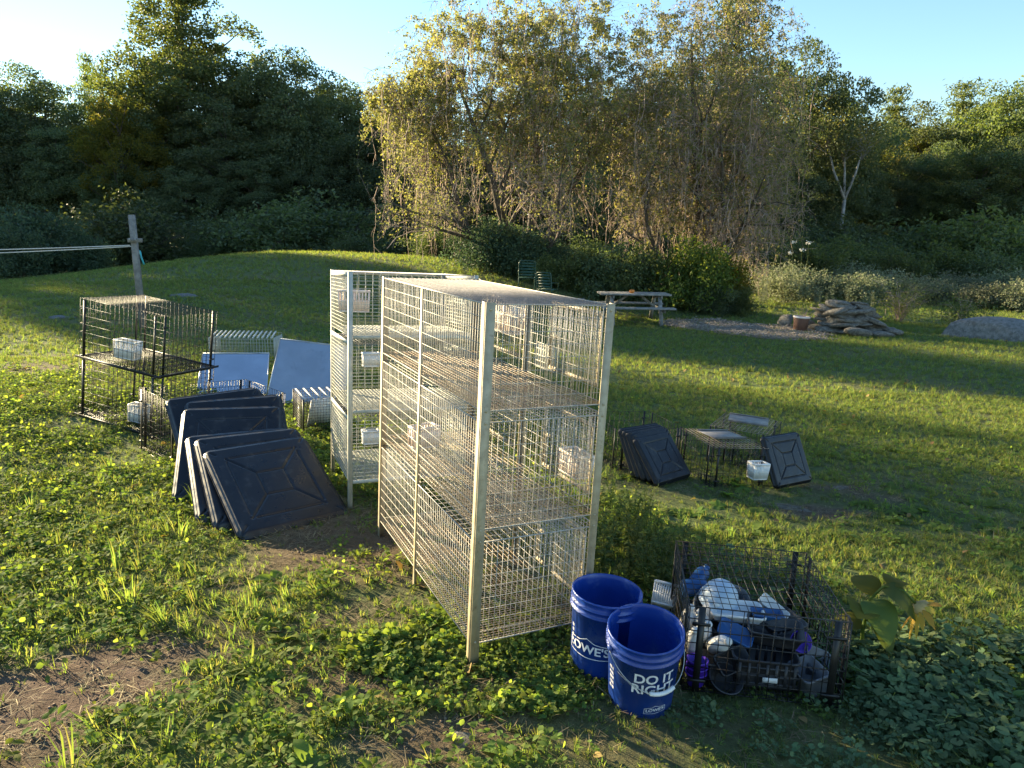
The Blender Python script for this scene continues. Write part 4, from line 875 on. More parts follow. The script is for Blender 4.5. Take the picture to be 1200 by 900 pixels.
def put_tray(me, loc, r, label, name='black_tray', group=None):
    o = bpy.data.objects.new(name, me); COL.objects.link(o); o.location = loc; o.rotation_euler = r; tag(o, label, 'tray', group); return o
for loc, r, lab in (((-1.575, 3.885, .004), (.439, .009, .663), 'large black moulded tray lying frontmost on the stack beside the pale cage, whole face showing'),
        ((-1.769, 3.996, .012), (.485, .013, .549), 'large black tray directly under the frontmost tray of the stack'),
        ((-1.926, 4.105, .012), (.449, .015, .488), 'large black tray lowest of the front three in the stack'),
        ((-2.235, 4.434, .012), (.621, .022, .288), 'large black tray frontmost of the rear three, leaning before the open crate'),
        ((-2.177, 4.60, .012), (.66, .002, .44), 'large black tray in the middle of the rear three by the open crate'),
        ((-2.216, 4.67, .012), (.69, -.025, .62), 'large black tray rearmost of the stack, twisted against the open crate')):
    put_tray(TL_, loc, r, lab)
z_ = G(1.127, 5.252)
put_tray(TS_, (1.13, 5.25, z_+.01), (.85, 0, .656), 'small black lid frontmost of the lids leaning on the crate behind the tall cage')
put_tray(TS_, (1.085, 5.315, z_+.015), (.92, .0, .60), 'small black lid second of the leaning lids, its top edge showing above the first')
for k in range(3):
    put_tray(TS_, (1.04-.035*k, 5.345+.035*k, z_+.015), (.97+.03*k, .0, .56-.02*k), 'small black lid at the back of the leaning lids, only its edge showing', group='rear lids of the leaning stack')
put_tray(TS_, (2.065, 5.299, G(2.065, 5.3)+.008), (1.088, .005, .491), 'small black lid leaning alone against the rusty crates on the lawn')

# ------------------------------------------------------------------ zinc sheets
def pan(name, w, l, loc, r, mat, label):
    m = MB(); n = 14; a = np.linspace(0, 1, n); U_, V_ = np.meshgrid(a, a); h = .006*(fbm(U_, V_, 2.2, w*10)-.5)
    Vv = np.stack([U_*w, V_*l, h], -1).reshape(-1, 3); i = np.arange(n-1)[:, None]*n; j = np.arange(n-1)[None]; Q = np.stack([i+j, i+j+1, i+n+j+1, i+n+j], -1).reshape(-1, 4)
    m.add(np.r_[Vv, Vv-[0, 0, .0025]], np.r_[Q, Q[:, ::-1]+n*n])
    o = m.build(name, MT[mat], smooth=True); o.location = loc; o.rotation_euler = r; tag(o, label, 'metal sheet')
    f = MB()
    for p, q in (((0, 0, 0), (w, 0, 0)), ((0, l, 0), (w, l, 0)), ((0, .012, 0), (0, l-.012, 0)), ((w, .012, 0), (w, l-.012, 0))): f.bar(p, q, .004, .009)
    f.build('rolled_rim', MT['zinc_dull'], o); return o
pan('zinc_sheet', .72, .68, (-3.40, 7.50, G(-3.1, 7.5)+.012), (.56, .02, .26), 'zinc', 'shiny zinc sheet tilted back and mirroring the sky behind the open crate')
pan('zinc_sheet', .80, .80, (-2.623, 7.40, G(-2.3, 7.4)+.012), (.869, .12, .089), 'zinc_dull', 'duller zinc sheet leaning steeply beside the pale cage')

# ------------------------------------------------------------------ slotted feeder baskets
def feeder(M4, w, d, h, label, mat='white_plastic', taper=.94, group=None):
    """open-topped slotted plastic feeder: back plate, ribbed front, side slats, floor"""
    o = empty('feeder_basket', label=label, cat='feeder', group=group); o.matrix_world = M4
    def wall(nm, p0, p1, q0, q1, n, t):
        m = MB(); p0, p1, q0, q1 = (np.array(a, float) for a in (p0, p1, q0, q1))
        m.bar(p0, p1, t, t); m.bar(q0, q1, t*1.5, t*1.5)
        for k in range(n+1): f = k/n; m.bar(p0+(p1-p0)*f, q0+(q1-q0)*f, t*.9, t*.9)
        m.bar((p0+q0)/2, (p1+q1)/2, t*.9, t*.9); m.build(nm, MT[mat], o)
    a = w/2; b = w/2*taper; dd = d*taper
    wall('slotted_wall', (-b, 0, 0), (b, 0, 0), (-a, 0, h), (a, 0, h), 8, .004); wall('slotted_wall', (-b, -dd, 0), (b, -dd, 0), (-a, -d, h), (a, -d, h), 10, .0045)
    wall('slotted_wall', (-b, 0, 0), (-b, -dd, 0), (-a, 0, h), (-a, -d, h), 5, .004); wall('slotted_wall', (b, 0, 0), (b, -dd, 0), (a, 0, h), (a, -d, h), 5, .004)
    m = MB(); m.add([(-b, 0, 0), (b, 0, 0), (b, -dd, 0), (-b, -dd, 0), (-b, 0, h*.55), (b, 0, h*.55), (-b*1.02, -dd*1.02, h*.5), (b*1.02, -dd*1.02, h*.5)], [[0, 1, 2, 3], [1, 0, 4, 5], [2, 3, 6, 7][::-1]]); m.build('liner', MT[mat], o)
    return o
def local(loc, r, p, yaw=0, tx=0): return box_frame(loc, r) @ Matrix.Translation(p) @ Euler((tx, 0, yaw)).to_matrix().to_4x4()
feeder(local(C_LOC, C_ROT, (.10, .50, .60), math.pi/2+.2), .20, .11, .15, 'white slotted feeder on the upper level of the two level black crate')
feeder(local(C_LOC, C_ROT, (.13, .36, .03), math.pi/2+.2), .17, .10, .15, 'white slotted feeder on the lower level of the two level black crate')
feeder(local(B_LOC, B_ROT, (.075, .20, 1.28), -.25), .19, .10, .13, 'cream slotted feeder inside the top tier of the pale cage', 'pink_plastic')
feeder(local(B_LOC, B_ROT, (.14, .02, .945), 0), .10, .06, .08, 'small white feeder inside the middle tier of the pale cage')
feeder(local(B_LOC, B_ROT, (.14, .02, .44), 0), .10, .06, .08, 'small white feeder inside the lowest tier of the pale cage')
feeder(local(A_LOC, A_ROT, (AW+.005, 1.12, 1.27), math.pi/2), .26, .11, .19, 'cream slotted feeder hooked high on the door side of the galvanised cage', 'pink_plastic')
feeder(local(A_LOC, A_ROT, (AW+.005, .30, .70), math.pi/2), .17, .09, .10, 'cream slotted feeder hooked low on the door side of the galvanised cage', 'pink_plastic')
feeder(local(A_LOC, A_ROT, (.16, 1.20, .625), .3), .15, .09, .11, 'cream feeder standing on the middle floor of the galvanised cage', 'pink_plastic')
feeder(local(*MC1, (.36, -.01, .10), .1), .13, .10, .12, 'white hexagon slotted basket hanging on the rusty crate', taper=.88)
feeder(local(*MC3, (.18, -.01, .12), 0), .10, .06, .10, 'small white feeder hanging on the crate behind the leaning lids')
gp_ = GP(777, 722); feeder(Matrix.Translation((gp_[0], gp_[1]+.02, gp_[2]+.03)) @ Euler((-.9, .1, -.3)).to_matrix().to_4x4(), .12, .06, .11, 'white slotted basket wedged between the rear bucket and the goods crate')
# wire hay rack and lime cable tie on the tall cage
o = empty('wire_hay_rack', label='small wire hay rack hooked on a door of the galvanised cage', cat='hay rack'); o.matrix_world = local(A_LOC, A_ROT, (AW+.02, .62, 1.15), math.pi/2)
m = MB(); grid(m, (-.11, 0, 0), X, Z, .22, .12, .012, .03, .0018); m.build('front_grid', MT['white_wire'], o)
m = MB(); grid(m, (-.11, -.05, 0), X, Y, .22, .05, .02, .05, .0018); m.build('floor_grid', MT['white_wire'], o)
m = MB(); P = np.array([[0, 0, 0], [.004, .002, -.03], [.003, .004, -.08], [-.004, .004, -.115], [-.012, .0, -.125]]); m.tube(P, .0035, 6); m.box((0, 0, .002), (.012, .008, .012)); o = m.build('cable_tie', MT['lime']); o.matrix_world = local(A_LOC, A_ROT, (AW+.008, .55, 1.46)); tag(o, 'lime green cable tie hanging at the top of the galvanised cage', 'cable tie')

# ------------------------------------------------------------------ buckets
def text_mesh(txt, size, offset=.012, sx=1.0, space=1.0):
    c = bpy.data.curves.new('lettering', 'FONT'); c.body = txt; c.size = size; c.align_x = 'CENTER'; c.align_y = 'CENTER'; c.offset = offset*size; c.space_character = space; c.resolution_u = 3
    ob = bpy.data.objects.new('lettering', c); COL.objects.link(ob); bpy.context.view_layer.update()
    me = bpy.data.meshes.new_from_object(ob.evaluated_get(bpy.context.evaluated_depsgraph_get())); bpy.data.objects.remove(ob); bpy.data.curves.remove(c)
    V = np.empty(len(me.vertices)*3, np.float32); me.vertices.foreach_get('co', V); V = V.reshape(-1, 3).astype(float); T = [list(p.vertices) for p in me.polygons]; bpy.data.meshes.remove(me)
    V[:, 0] *= sx
    return V, T
RB, RT, ZT = .131, .1465, .30          # bucket wall: radius at the bottom, below the collar, and the collar height
def wrap(V2, T, ang, z, out=.0012):
    """flat shapes (x across, y up) laid on the bucket wall, centred at angle ang and height z; long triangles are split first"""
    V = [tuple(v[:2]) for v in V2]; F = [list(t) for t in T]; tris = []
    for f in F:
        for k in range(1, len(f)-1): tris.append([V[f[0]], V[f[k]], V[f[k+1]]])
    done = []
    while tris:
        t = tris.pop(); L = [abs(t[k][0]-t[(k+1) % 3][0]) for k in range(3)]; k = int(np.argmax(L))
        if L[k] > .016:
            a, b, c = t[k], t[(k+1) % 3], t[(k+2) % 3]; mth = ((a[0]+b[0])/2, (a[1]+b[1])/2); tris += [[a, mth, c], [mth, b, c]]
        else: done.append(t)
    P = np.array(done).reshape(-1, 2); zz = z+P[:, 1]; rr = RB+(RT-RB)*zz/ZT+out; a = ang+P[:, 0]/rr
    return np.stack([rr*np.cos(a), rr*np.sin(a), zz], 1), np.arange(len(P)).reshape(-1, 3)
def poly_line(pts, w):
    V = []; T = []
    for (a, b) in zip(pts[:-1], pts[1:]):
        a = np.array(a, float); b = np.array(b, float); d = b-a; n = np.array([-d[1], d[0]])/np.linalg.norm(d)*w/2; k = len(V); e_ = d/np.linalg.norm(d)*w*.25
        V += [a-n-e_, b-n+e_, b+n+e_, a+n-e_]; T += [[k, k+1, k+2], [k, k+2, k+3]]
    return np.array(V), T
def bucket(loc, r, prints, bail_ang, label, bail=True):
    o = empty('plastic_bucket', loc, r, label, 'bucket'); o.scale = (.97,)*3
    prof = [(.0001, .004), (.118, .004), (RB-.004, 0), (RB, .006), (RT, ZT), (RT+.010, ZT+.001), (RT+.011, ZT+.006), (RT+.003, ZT+.010), (RT+.0035, ZT+.030), (RT+.010, ZT+.031), (RT+.011, ZT+.036), (RT+.004, ZT+.040),
            (RT+.005, ZT+.062), (RT+.008, ZT+.064), (RT+.008, ZT+.070), (RT+.004, ZT+.073), (RT+.001, ZT+.070), (RT-.003, ZT+.05), (RT-.003, ZT), (RB-.003, .010), (.0001, .009)]
    m = MB(); m.lathe(prof, 72); m.build('bucket_body', MT['bucket'], o, True)
    for txt, size, ang, z, sx in prints:
        if txt == 'GABLE': V2, T = poly_line(size, sx)
        else: V2, T = text_mesh(txt, size, .022, sx)
        P, F = wrap(V2, T, ang, z); m = MB(); m.add(P, None, F); q = m.build('printed_lettering' if txt != 'GABLE' else 'printed_outline', MT['print'], o)
    out = np.array([math.cos(bail_ang), math.sin(bail_ang), 0]); ex = np.array([-out[1], out[0], 0])
    for s in (-1, 1): m = MB(); m.lathe([(.0001, .012), (.011, .012), (.013, .006), (.013, 0)], 14, ex*s*(RT+.006)+[0, 0, ZT+.016], np.stack([out, [0, 0, 1], ex*s], 1)); m.build('bail_ear', MT['bucket'], o, True)
    if bail:
        th = np.linspace(0, math.pi, 29); P = np.array([ex*math.cos(t)*(RT+.016)+math.sin(t)*(out*(RT+.015)-np.array([0, 0, .135]))+[0, 0, ZT+.016] for t in th])
        m = MB(); m.tube(P, .0019, 6); m.build('bail', MT['steel'], o, True)
        m = MB(); m.tube(P[11:18]+out*.001, .0085, 10); m.build('grip', MT['white_plastic'], o, True)
    return o
_lw = .0032
def gable(w, h): return [(-w, -h*.9), (-w, h*.55), (-w*.35, h*.72), (0, h*1.12), (w*.35, h*.72), (w, h*.55), (w, -h*.9), (0, -h*1.05), (-w, -h*.9)]
def fac(x, y): return math.atan2(-y, -x)
b1p, b2p = (.543, 2.594), (.401, 2.793)
f1, f2 = fac(*b1p), fac(*b2p)
bucket((b1p[0], b1p[1], G(*b1p)-.01), (.16, -.009, 0), [('DO IT', .063, f1+.36, .236, 1.0), ('RIGHT', .063, f1+.36, .183, 1.0), ('GABLE', gable(.046, .018), f1+.48, .075, .0018), ("LOWE'S", .022, f1+.48, .073, 1.05),
       ('GABLE', [(-.07, .02), (-.03, .005), (.0, -.012)], f1-.25, .205, .0016)]+[('IIIIIII', .020, f1-1.02, .215-.024*k, .9) for k in range(5)], f1+.55, 'blue plastic bucket reading do it right, with a wire bail and white grip')
bucket((b2p[0], b2p[1], G(*b2p)-.01), (.002, .054, 0), [('GABLE', gable(.104, .042), f2-.50, .150, _lw), ("LOWE'S", .054, f2-.50, .146, 1.12)]+[('IIIII', .018, f2-1.15, .22-.022*k, .9) for k in range(4)], f2+2.6, 'blue plastic bucket with a large white roof outline logo, standing against the galvanised cage', bail=False)

# ------------------------------------------------------------------ goods in the crate
GM = box_frame(g_loc, g_rot)
MT['blue'] = surf('blue_plastic', (.012, .075, .23), (.018, .10, .29), 8, .4); MT['sky'] = surf('pale_blue_plastic', (.42, .54, .66), (.52, .62, .72), 8, .4)
MT['purple'] = surf('purple_plastic', (.07, .02, .36), (.09, .03, .44), 8, .35); MT['char'] = surf('charcoal_plastic', (.022, .022, .025), (.04, .04, .044), 10, .45, c3=(.09, .08, .07))
MT['greyp'] = surf('grey_plastic', (.12, .13, .15), (.18, .19, .21), 10, .45); MT['tan'] = surf('dried_petal', (.36, .24, .08), (.5, .34, .12), 20, .8)
def good(name, mb, mat, pos, r, label, cat, group=None, smooth=True, floor=.012):
    o = mb.build(name, MT[mat], smooth=smooth); o.matrix_world = GM @ Matrix.Translation(pos) @ Euler(r).to_matrix().to_4x4(); tag(o, label, cat, group); return o
def bowl(R, h, t=.004): return MB().lathe([(.0001, 0), (R*.72, 0), (R*.78, .004), (R*.98, h), (R*1.06, h), (R*1.06, h-.006), (R, h-.008), (R*.94, h-.004), (R*.70, t+.002), (.0001, t)], 36)
def bottle(R, h): return MB().lathe([(.0001, 0), (R*.9, 0), (R, R*.15), (R, h*.62), (R*.85, h*.74), (R*.42, h*.83), (R*.40, h*.90), (R*.46, h*.905), (R*.46, h), (.0001, h)], 28)
def tub(w, d, h, tp=1.12, t=.004):
    m = MB(); a, b = w/2, d/2
    r0 = np.array([(-a, -b), (a, -b), (a, b), (-a, b)])
    def ring(s, z, n=6, rr=.18):
        P = []
        for k, c in enumerate(r0):
            q = c*s; cr_ = min(w, d)*rr*s; cc = q-np.sign(c)*cr_; a0 = [math.pi, 1.5*math.pi, 0, .5*math.pi][k]
            for i_ in range(n): t_ = a0+i_/(n-1)*math.pi/2; P.append((cc[0]+cr_*math.cos(t_), cc[1]+cr_*math.sin(t_), z))
        return np.array(P)
    R_ = [ring(.02, 0), ring(.96, 0), ring(1, .01), ring(tp, h-.012), ring(tp*1.06, h-.010), ring(tp*1.06, h), ring(tp*.98, h), ring(.97, .012), ring(.02, .010)]; n = len(R_[0]); V = np.concatenate(R_)
    Q = [[k*n+i_, k*n+(i_+1) % n, (k+1)*n+(i_+1) % n, (k+1)*n+i_] for k in range(len(R_)-1) for i_ in range(n)]; m.add(V, Q); return m
def ribbed(w, d, h, n=7):
    m = tub(w, d, h, 1.06)
    for k in range(n): x = -w/2*.9+k*w*.9/(n-1); m.box((x, -d/2-.004, h*.5), (w*.05, .012, h*.8)); m.box((x, d/2+.004, h*.5), (w*.05, .012, h*.8))
    for k in range(3): m.box((0, -d/2*.98, h*(.2+.27*k)), (w*1.0, .022, h*.07))
    return m
# black tote in front with its white label
t_ = good('black_tote', ribbed(.25, .17, .13), 'char', (.34, .14, .02), (0, 0, .03), 'black ribbed tote with a small white label at the front of the goods crate', 'tote', smooth=False)
m = MB(); m.box((.01, -.107, .055), (.06, .003, .022)); m.box((.005, -.1075, .055), (.004, .0035, .022)); m.build('paper_label', MT['white_plastic'], t_)
good('black_tub', ribbed(.19, .15, .10), 'char', (.44, .36, .10), (.1, .05, .5), 'black ribbed tub lying tilted on the heap at the back of the goods crate', 'tub', smooth=False)
good('black_tub', ribbed(.22, .16, .08), 'char', (.40, .38, .02), (0, 0, .2), 'black ribbed tub buried beneath the tilted tub in the goods crate', 'tub', smooth=False)
good('black_bin', tub(.20, .11, .07), 'char', (.40, .24, .155), (.25, .05, -.1), 'shallow black bin lying on the labelled tote in the goods crate', 'bin')
good('grey_bin', tub(.10, .12, .10), 'greyp', (.535, .11, .02), (.1, -.25, .4), 'grey plastic bin tipped in the corner of the goods crate', 'bin')
good('grey_bin', tub(.10, .11, .09), 'greyp', (.565, .24, .02), (.5, .35, .1), 'grey plastic bin lying on its side behind the tipped one', 'bin')
good('blue_tray', tub(.13, .08, .035), 'blue', (.225, .20, .165), (.35, .3, -.25), 'bright blue shallow tray across the middle of the goods crate', 'tray')
good('blue_tray', tub(.12, .05, .03), 'blue', (.38, .31, .215), (.2, .05, .05), 'narrow blue tray resting on the shallow black bin', 'tray')
good('white_trough', tub(.21, .11, .045), 'white_plastic', (.245, .32, .20), (.15, .05, .1), 'long white feeding trough on top of the heap in the goods crate', 'trough')
good('white_trough', tub(.12, .05, .04), 'white_plastic', (.42, .40, .205), (.4, .5, -.5), 'small white trough lying askew on the black tubs', 'trough')
good('upturned_bowl', MB().lathe([(.0001, .098), (.03, .094), (.055, .080), (.074, .055), (.084, .022), (.090, .002), (.096, 0), (.090, -.003), (.080, .02), (.05, .074), (.0001, .09)], 36), 'sky', (.185, .40, .235), (.35, .1, 0), 'pale blue upturned bowl crowning the heap in the goods crate', 'bowl')
good('grey_bowl', bowl(.075, .07), 'greyp', (.125, .44, .16), (.9, .2, .2), 'grey bowl leaning under the pale blue bowl', 'bowl')
good('grey_bowl', bowl(.08, .06), 'greyp', (.255, .50, .17), (1.0, -.2, .2), 'dark grey bowl standing on edge right of the pale blue bowl', 'bowl')
good('blue_bottle', bottle(.042, .15), 'blue', (.03, .52, .215), (0, 1.45, .15), 'blue bottle lying on the left top of the heap in the goods crate', 'bottle')
good('blue_bottle', bottle(.036, .13), 'blue', (.095, .58, .22), (.2, 1.2, 1.2), 'darker blue bottle lying behind the first blue bottle', 'bottle')
for k, (p, r_) in enumerate((((.035, .33, .10), (.2, .1, 0)), ((.075, .24, .11), (.5, .3, 0)), ((.125, .29, .10), (.1, -.3, 0)), ((.045, .16, .10), (.4, 0, 0)), ((.135, .18, .12), (.9, .2, .3)), ((.10, .36, .14), (.3, .5, 0)))):
    good('white_bottle', bottle(.034, .14), 'white_plastic', p, r_, 'white plastic drinking bottle in the pile at the side of the goods crate', 'bottle', 'white bottles in the goods crate')
for k in range(3):
    good('purple_cup', MB().lathe([(.0001, 0), (.032, 0), (.034, .004), (.042, .05), (.046, .052), (.046, .058), (.041, .058), (.031, .006), (.0001, .005)], 28), 'purple', (.055, .045, .015+.028*k), (.02*k, 0, k), 'purple plastic cup stacked in the front corner of the goods crate', 'cup', 'stacked purple cups')
good('purple_dish', bowl(.045, .03), 'purple', (.515, .26, .14), (1.0, .3, 0), 'purple round dish standing among the black tubs', 'dish')
good('charcoal_bowl', bowl(.07, .05), 'char', (.17, .06, .02), (.5, .1, .2), 'charcoal bowl tipped at the foot of the bottles in the goods crate', 'bowl')
good('navy_scoop', tub(.13, .08, .05), 'char', (.20, .11, .085), (.7, -.2, .5), 'dark scoop shaped tub lying between the bottles and the tote', 'scoop')
for k, (p, w_, mat_, lab) in enumerate((((.10, .13, .012), (.12, .12, .085), 'char', 'black tub holding up the white bottles in the goods crate'), ((.09, .30, .012), (.14, .14, .085), 'greyp', 'grey tub beneath the white bottles at the back'), ((.18, .47, .012), (.26, .18, .14), 'char', 'black tub beneath the pale blue bowl in the goods crate'), ((.22, .29, .012), (.16, .14, .15), 'char', 'black tub beneath the white trough in the goods crate'))):
    good('base_tub', tub(w_[0]*.86, w_[1]*.86, w_[2]), mat_, p, (0, 0, .1*k), lab, 'tub')

# ------------------------------------------------------------------ drooping sunflower
sp_ = GP(1008, 775); o = empty('drooping_sunflower', (sp_[0], sp_[1], G(sp_[0], sp_[1])-.01), (0, 0, 0), 'drooping sunflower plant with big leaves and a withered yellow head beside the goods crate', 'plant')
st = np.array([[0, 0, 0], [.01, .03, .16], [.03, .05, .29], [.09, .05, .36], [.17, .03, .35], [.22, .01, .30]]); m = MB(); m.tube(st, [.009, .008, .007, .006, .006, .006], 7); m.build('stem', MT['leaf_bush'], o, True)
def heart(mb, base, d, L, Wd, droop, tw=0.0):
    leafshape(mb, np.array(base, float), d, [tw, -.3, 1], L, Wd, .12, 6, droop)
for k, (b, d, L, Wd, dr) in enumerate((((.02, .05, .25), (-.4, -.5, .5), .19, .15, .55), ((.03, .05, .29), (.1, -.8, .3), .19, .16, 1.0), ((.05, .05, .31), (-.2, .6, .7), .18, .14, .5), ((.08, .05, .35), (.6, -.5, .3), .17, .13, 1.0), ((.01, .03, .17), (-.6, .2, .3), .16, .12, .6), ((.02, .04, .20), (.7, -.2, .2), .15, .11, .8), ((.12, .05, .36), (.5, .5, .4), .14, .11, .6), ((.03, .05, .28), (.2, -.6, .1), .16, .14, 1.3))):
    m = MB(); heart(m, b, d, L, Wd, dr); m.build('leaf', MT['leaf_bush' if k % 2 else 'leaf_gold_lit'], o, True)  # every other leaf takes the golden tone as painted sunlight
hc = np.array([.235, .0, .285]); fd = np.array([.55, -.35, -.55]); fd /= np.linalg.norm(fd); fa = np.cross(fd, [0, 0, 1]); fa /= np.linalg.norm(fa); fb = np.cross(fd, fa)
m = MB(); m.lathe([(.0001, .022), (.03, .018), (.045, .006), (.042, -.010), (.02, -.022), (.0001, -.024)], 24, hc, np.stack([fa, fb, fd], 1)); hd = m.build('flower_head', MT['tan'], o, True)
MT['petal'] = leafmat('yellow_petal', [(.5, .3, .03), (.58, .38, .05), (.45, .3, .1)], .4, tint=(1.1, 1, .6))
for k in range(16):
    a = k/16*6.28; d = fa*math.cos(a)+fb*math.sin(a); m = MB(); leafshape(m, hc+d*.04, d+fd*random.uniform(.1, .7), fd, random.uniform(.065, .10), .03, n=2, droop=.35); m.build('petal', MT['petal'], hd)

# ------------------------------------------------------------------ clothesline
def cl_post(x, y, h, lean, label):
    o = empty('clothesline_post', (x, y, G(x, y)-.1), (0, lean, 0), label, 'post'); m = MB(); m.box((0, 0, h/2), (.085, .085, h)); m.build('timber', MT['wood_grey'], o)
    m = MB(); m.box((.05, -.068, h-.42), (.24, .034, .07)); m.build('cross_arm', MT['wood_grey'], o)
    m = MB()
    for s in (.0, .1): m.tube([(s-.02, -.085, h-.42), (s-.02, -.115, h-.42), (s-.02, -.125, h-.40), (s-.02, -.115, h-.385)], .005, 6)
    m.build('hook', MT['steel'], o); return o
pb = AT(168, 385, 12.4); ptop = AT(152, 252, 12.4); zb_ = G(pb[0], pb[1]); hp = ptop[2]-zb_+.1
cl_post(pb[0], pb[1], hp, -.012, 'grey weathered clothesline post leaning behind the two level black crate')
pb2 = (pb[0]-14, pb[1]+2.0); cl_post(pb2[0], pb2[1], hp, -.03, 'grey weathered clothesline post far to the side of the yard')
for k, off in enumerate((0, .1)):
    a = AT(152+off*30, 287.5+k*1.2, 12.3); b = np.array([pb2[0], pb2[1]-.1, G(*pb2)+hp-.55-.06*k]); t = np.linspace(0, 1, 25)[:, None]; P = a+(b-a)*t; P[:, 2] -= (.12+.05*k)*4*(t*(1-t))[:, 0]
    m = MB(); m.tube(P, .009, 6); o = m.build('washing_line', MT['rope'], smooth=True); tag(o, ('upper' if k == 0 else 'lower')+' pale clothesline cord running from the leaning post', 'cord')
a = AT(164, 294, 12.25); m = MB(); m.tube([a, a+[.015, -.004, -.11], a+[.05, 0, -.23]], .016, 6); m.tube([a+[-.1, .02, .08], a+[-.05, 0, .03], a], .006, 5); o = m.build('teal_strap', MT['teal'], smooth=True); tag(o, 'teal strap hanging from the arm of the clothesline post', 'strap')

# ------------------------------------------------------------------ picnic table, chairs, planter
px_, py_ = AT(741, 376, 18.2)[:2]; zt = G(px_, py_)
o = empty('picnic_table', (px_, py_, zt), (0, 0, .03), 'grey weathered wooden picnic table beside the wood chip bed', 'table'); LT = 1.76
for k in range(5): m = MB(); m.box((0, (k-2)*.148, .735), (LT, .138, .038)); m.build('tabletop_plank', MT['wood_grey'], o)
for s in (-1, 1):
    for k in range(2): m = MB(); m.box((0, s*(.62+.148*k), .435), (LT*1.02, .138, .038)); m.build('bench_plank', MT['wood_grey'], o)
for x in (-.60, .60):
    for s in (-1, 1): m = MB(); m.bar((x, s*.25, .716), (x, s*.66, -.01), .019, .045, up=(1, 0, 0)); m.build('leg', MT['wood_grey'], o)
    m = MB(); m.box((x+.04, 0, .375), (.038, 1.5, .085)); m.build('bench_support', MT['wood_grey'], o)
    m = MB(); m.box((x+.04, 0, .67), (.038, .70, .085)); m.build('top_batten', MT['wood_grey'], o)
    m = MB(); m.bar((x*.93, 0, .40), (x*.25, 0, .705), .019, .032); m.build('brace', MT['wood_grey'], o)
pk = AT(739, 340, 18.2); m = MB(); th = np.linspace(0, 2*np.pi, 40, endpoint=False)
prof = [(.001, .012), (.03, .002), (.055, .018), (.065, .045), (.055, .075), (.03, .088), (.001, .08)]
V = np.array([[(r_*(1+.08*math.cos(8*t)))*math.cos(t), (r_*(1+.08*math.cos(8*t)))*math.sin(t), z_*1.0] for r_, z_ in prof for t in th]); n = 40
m.add(V, [[a_*n+b_, a_*n+(b_+1) % n, (a_+1)*n+(b_+1) % n, (a_+1)*n+b_] for a_ in range(len(prof)-1) for b_ in range(n)])
o = m.build('small_pumpkin', MT['orange'], smooth=True); o.location = (pk[0], py_-.05, zt+.754); tag(o, 'small orange pumpkin sitting on the picnic table', 'pumpkin')
m = MB(); m.tube([(0, 0, .078), (.004, 0, .10), (.014, 0, .115)], [.010, .007, .008], 6); m.build('stalk', MT['leaf_bush'], o)
def garden_chair(px, dep, yaw, label, sc=1.0):
    p = AT(px, 345, dep); o = empty('garden_chair', (p[0], p[1], G(p[0], p[1])), (0, 0, yaw), label, 'chair'); o.scale = (sc,)*3; g = MT['green_metal']
    for x in (-.24, .24):
        m = MB(); m.tube([(x, -.22, 0), (x, -.24, .42), (x, .0, .46), (x, .20, .44)], .016, 7); m.build('leg', g, o, True)
        m = MB(); m.tube([(x, .26, 0), (x, .20, .44), (x, .26, .90), (x*.9, .27, .95)], .016, 7); m.build('leg', g, o, True)
        m = MB(); m.tube([(x, -.24, .42), (x*1.08, -.24, .64), (x*1.08, .05, .66), (x, .225, .66)], .014, 7); m.build('armrest', g, o, True)
    for k in range(6): m = MB(); m.box((0, -.20+.08*k, .455), (.47, .055, .012)); m.build('seat_slat', g, o)
    for k in range(5): m = MB(); m.box((0, .205+.012*k, .54+.085*k), (.47, .012, .055)); m.build('back_slat', g, o)
    m = MB(); m.tube([(-.22, .27, .95), (0, .272, .965), (.22, .27, .95)], .016, 7); m.build('top_rail', g, o, True)
    return o
garden_chair(617, 20.4, math.pi, 'green metal garden chair seen from behind, its whole slatted back above the cage top', .95)
garden_chair(641, 19.3, math.pi-.5, 'green metal garden chair turned sideways, nearer to the picnic table', .9)
p = AT(668, 352, 18.9); o = empty('low_bench', (p[0], p[1], G(p[0], p[1])), (0, 0, -.1), 'low pale plank bench between the green chairs and the picnic table', 'bench')
m = MB(); m.box((0, 0, .33), (.75, .28, .04)); m.build('seat', MT['wood_grey'], o)
for x in (-.3, .3): m = MB(); m.box((x, 0, .155), (.04, .24, .31)); m.build('leg', MT['wood_grey'], o)
pp_ = GP(937, 389); o = empty('planter_bucket', (pp_[0], pp_[1], pp_[2]-.01), (0, .04, 0), 'brown bucket planter with a pale rim and dry stalks before the rock pile', 'planter')
m = MB(); m.lathe([(.0001, 0), (.14, 0), (.172, .34), (.172, .36), (.16, .36), (.15, .30), (.0001, .29)], 32); m.build('bucket', MT['clay'], o, True)
m = MB(); m.lathe([(.172, .335), (.186, .335), (.188, .375), (.160, .377), (.160, .362)], 32); m.build('rim', MT['pink_plastic'], o, True)
m = MB(); rr = np.random.default_rng(4)
for k in range(26): a = rr.normal(0, .06, 2); b = a+rr.normal(0, .12, 2); m.tube([(*a, .29), (*(a+b)*.5, .45), (*b, .45+rr.random()*.2)], [.005, .004, .002], 3, False)
m.build('dry_stalks', MT['twig'], o)

